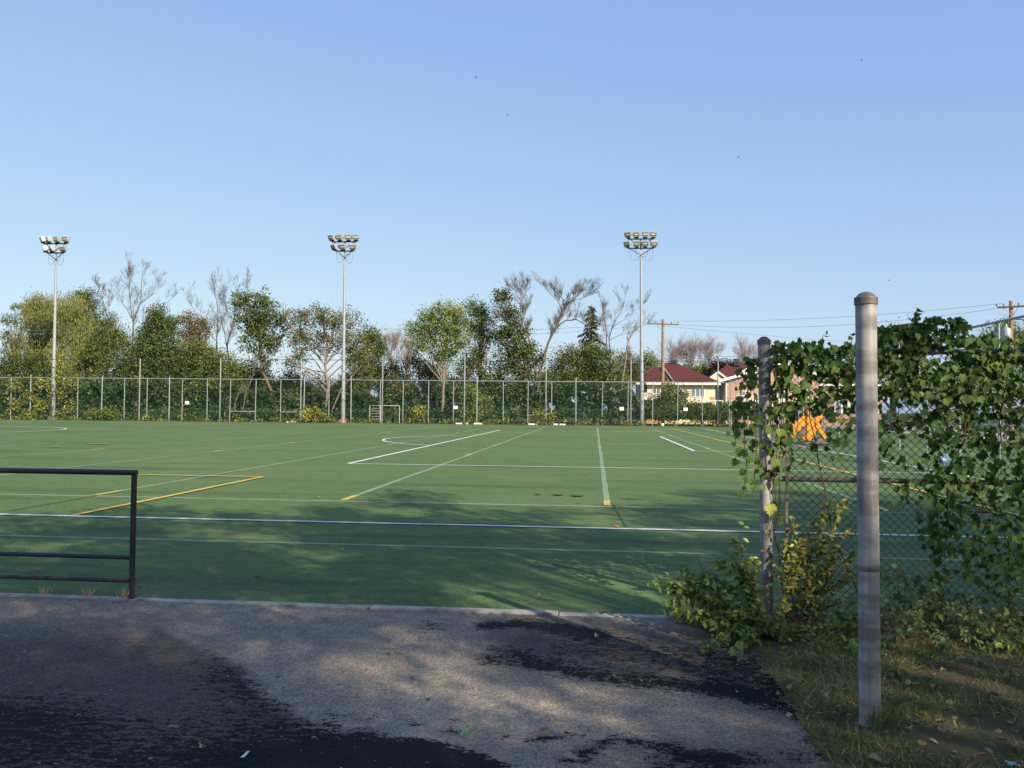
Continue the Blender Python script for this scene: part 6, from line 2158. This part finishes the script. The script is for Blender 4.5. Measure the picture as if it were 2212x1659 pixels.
def shade_trees():
    spots = [(4, -7.5), (10, -5), (8.5, -14), (16, -10), (-1, -9.5), (14.5, -1.5)]
    labs = ["broad leafy tree behind the camera shading the path", "broad leafy tree behind and right of the camera", "broad leafy tree farther behind the camera", "broad leafy tree behind the verge, off to the right", "broad leafy tree behind and left of the camera", "broad leafy tree beside the fence, outside the picture at right"]
    n = 8200
    gx = RNG.uniform(-12, 7.5, n)
    gyy = RNG.uniform(0.5, 17.5, n)
    z = RNG.uniform(6.5, 12.5, n)
    px, py = proj(np.stack([gx, gyy, np.zeros(n)], 1))
    keep = np.ones(n, bool)
    vis = gyy > 3.2
    bnd = np.interp(px, [b[0] for b in BOUND], [b[1] for b in BOUND])
    keep &= ~(vis & (py < bnd + 5))
    thin = np.zeros(n)
    for cx, cy_, rx, ry, wt in [(*q, 1.0) for q in LIT] + [(1980, 1490, 150, 45, .62), (2130, 1540, 120, 60, .62), (1800, 1530, 60, 45, .6), (1950, 1610, 220, 35, .6), (1750, 1420, 60, 30, .6)]:
        e = ((px - cx) / (rx + .085 * FPX / gyy)) ** 2 + ((py - cy_) / (ry + .13 * FPX * CAM_H / gyy ** 2)) ** 2
        thin = np.maximum(thin, wt * np.clip(1.9 - 1.5 * e, 0, 1))
    keep &= ~(vis & (RNG.random(n) < thin * 1.0))
    # shade stays loose near its rim on the turf
    rim = np.clip((py - bnd) / 60, 0.35, 1)
    keep &= RNG.random(n) < np.where(vis & (gyy > 8), rim, 1)
    C = np.stack([gx + HORIZ_T.x * z, gyy + HORIZ_T.y * z, z], 1)
    keep &= (C[:, 2] > CAM_H + np.maximum(C[:, 1], 0) * .80 + .9)
    # openings that let the sun reach the post and the fence
    for q, rad in ((Vector((t2.x, Y2, t2.z - .02)), .42), (Vector((t2.x, Y2, t2.z - .30)), .30), (Vector((b2.x, Y2, .78)), .24), (at(1655, 1010, YF), .20), (at(1655, 1130, YF), .13), (at(1720, 1200, YF), .36), (at(1790, 1130, YF), .3), (at(1540, 1240, 6.4), .34), (at(1500, 1280, 6.3), .25), (at(2040, 1300, 6.2), .16), (at(1620, 1290, 6.2), .28), (at(2080, 1370, 6), .22), (at(2050, 745, YF), .28), (at(1760, 790, YF), .22), (at(2130, 880, YF), .26), (at(1945, 850, YF), .24), (at(2100, 1060, YF), .22), (at(2180, 1180, YF), .2), (at(1450, 1270, 6.3), .22)):
        g = np.array([q.x - HORIZ_T.x * q.z, q.y - HORIZ_T.y * q.z])
        dd = np.hypot(gx - g[0], (gyy - g[1]))
        keep &= dd > rad + .22
    C = C[keep]
    near = np.argmin(np.stack([np.hypot(C[:, 0] - a, C[:, 1] - b) for a, b in spots], 1), 1)
    for i, (a, b) in enumerate(spots):
        K = C[near == i]
        root = thing("shade_tree", labs[i], "tree", (a, b, 0), "trees behind the camera")
        if len(K) == 0:
            K = np.array([[a, b, 6.0]])
        top = Vector((a + .4, b + .2, 11))
        paths = [([Vector((a, b, -.2)), Vector((a + .1, b, 2.5)), Vector((a + .2, b + .1, 6.5)), top], [.24, .2, .14, .05])]
        for j in RNG.permutation(len(K))[:34]:
            tgt = Vector(K[j])
            s0 = Vector((a + .15, b + .05, max(2.8, tgt.z * random.uniform(.45, .7))))
            paths.append((bez(s0, s0.lerp(tgt, .5) + Vector((0, 0, .4)), tgt, 5), [.06 * (1 - .85 * q / 5) for q in range(6)]))
        np_tubes("trunk", paths, MAT['bark'], root)
        per = 30
        m = len(K) * per
        pos = np.repeat(K, per, 0) + RNG.normal(size=(m, 3)) * .17
        V, F, tt = leaf_arrays(pos, rdir(m), rdir(m) + np.array([0, 0, .5]), RNG.uniform(.08, .15, m), DIAMOND_V, DIAMOND_F)
        np_obj("foliage", V, F, MAT['lf_mid'], root, tint=tt)


shade_trees()
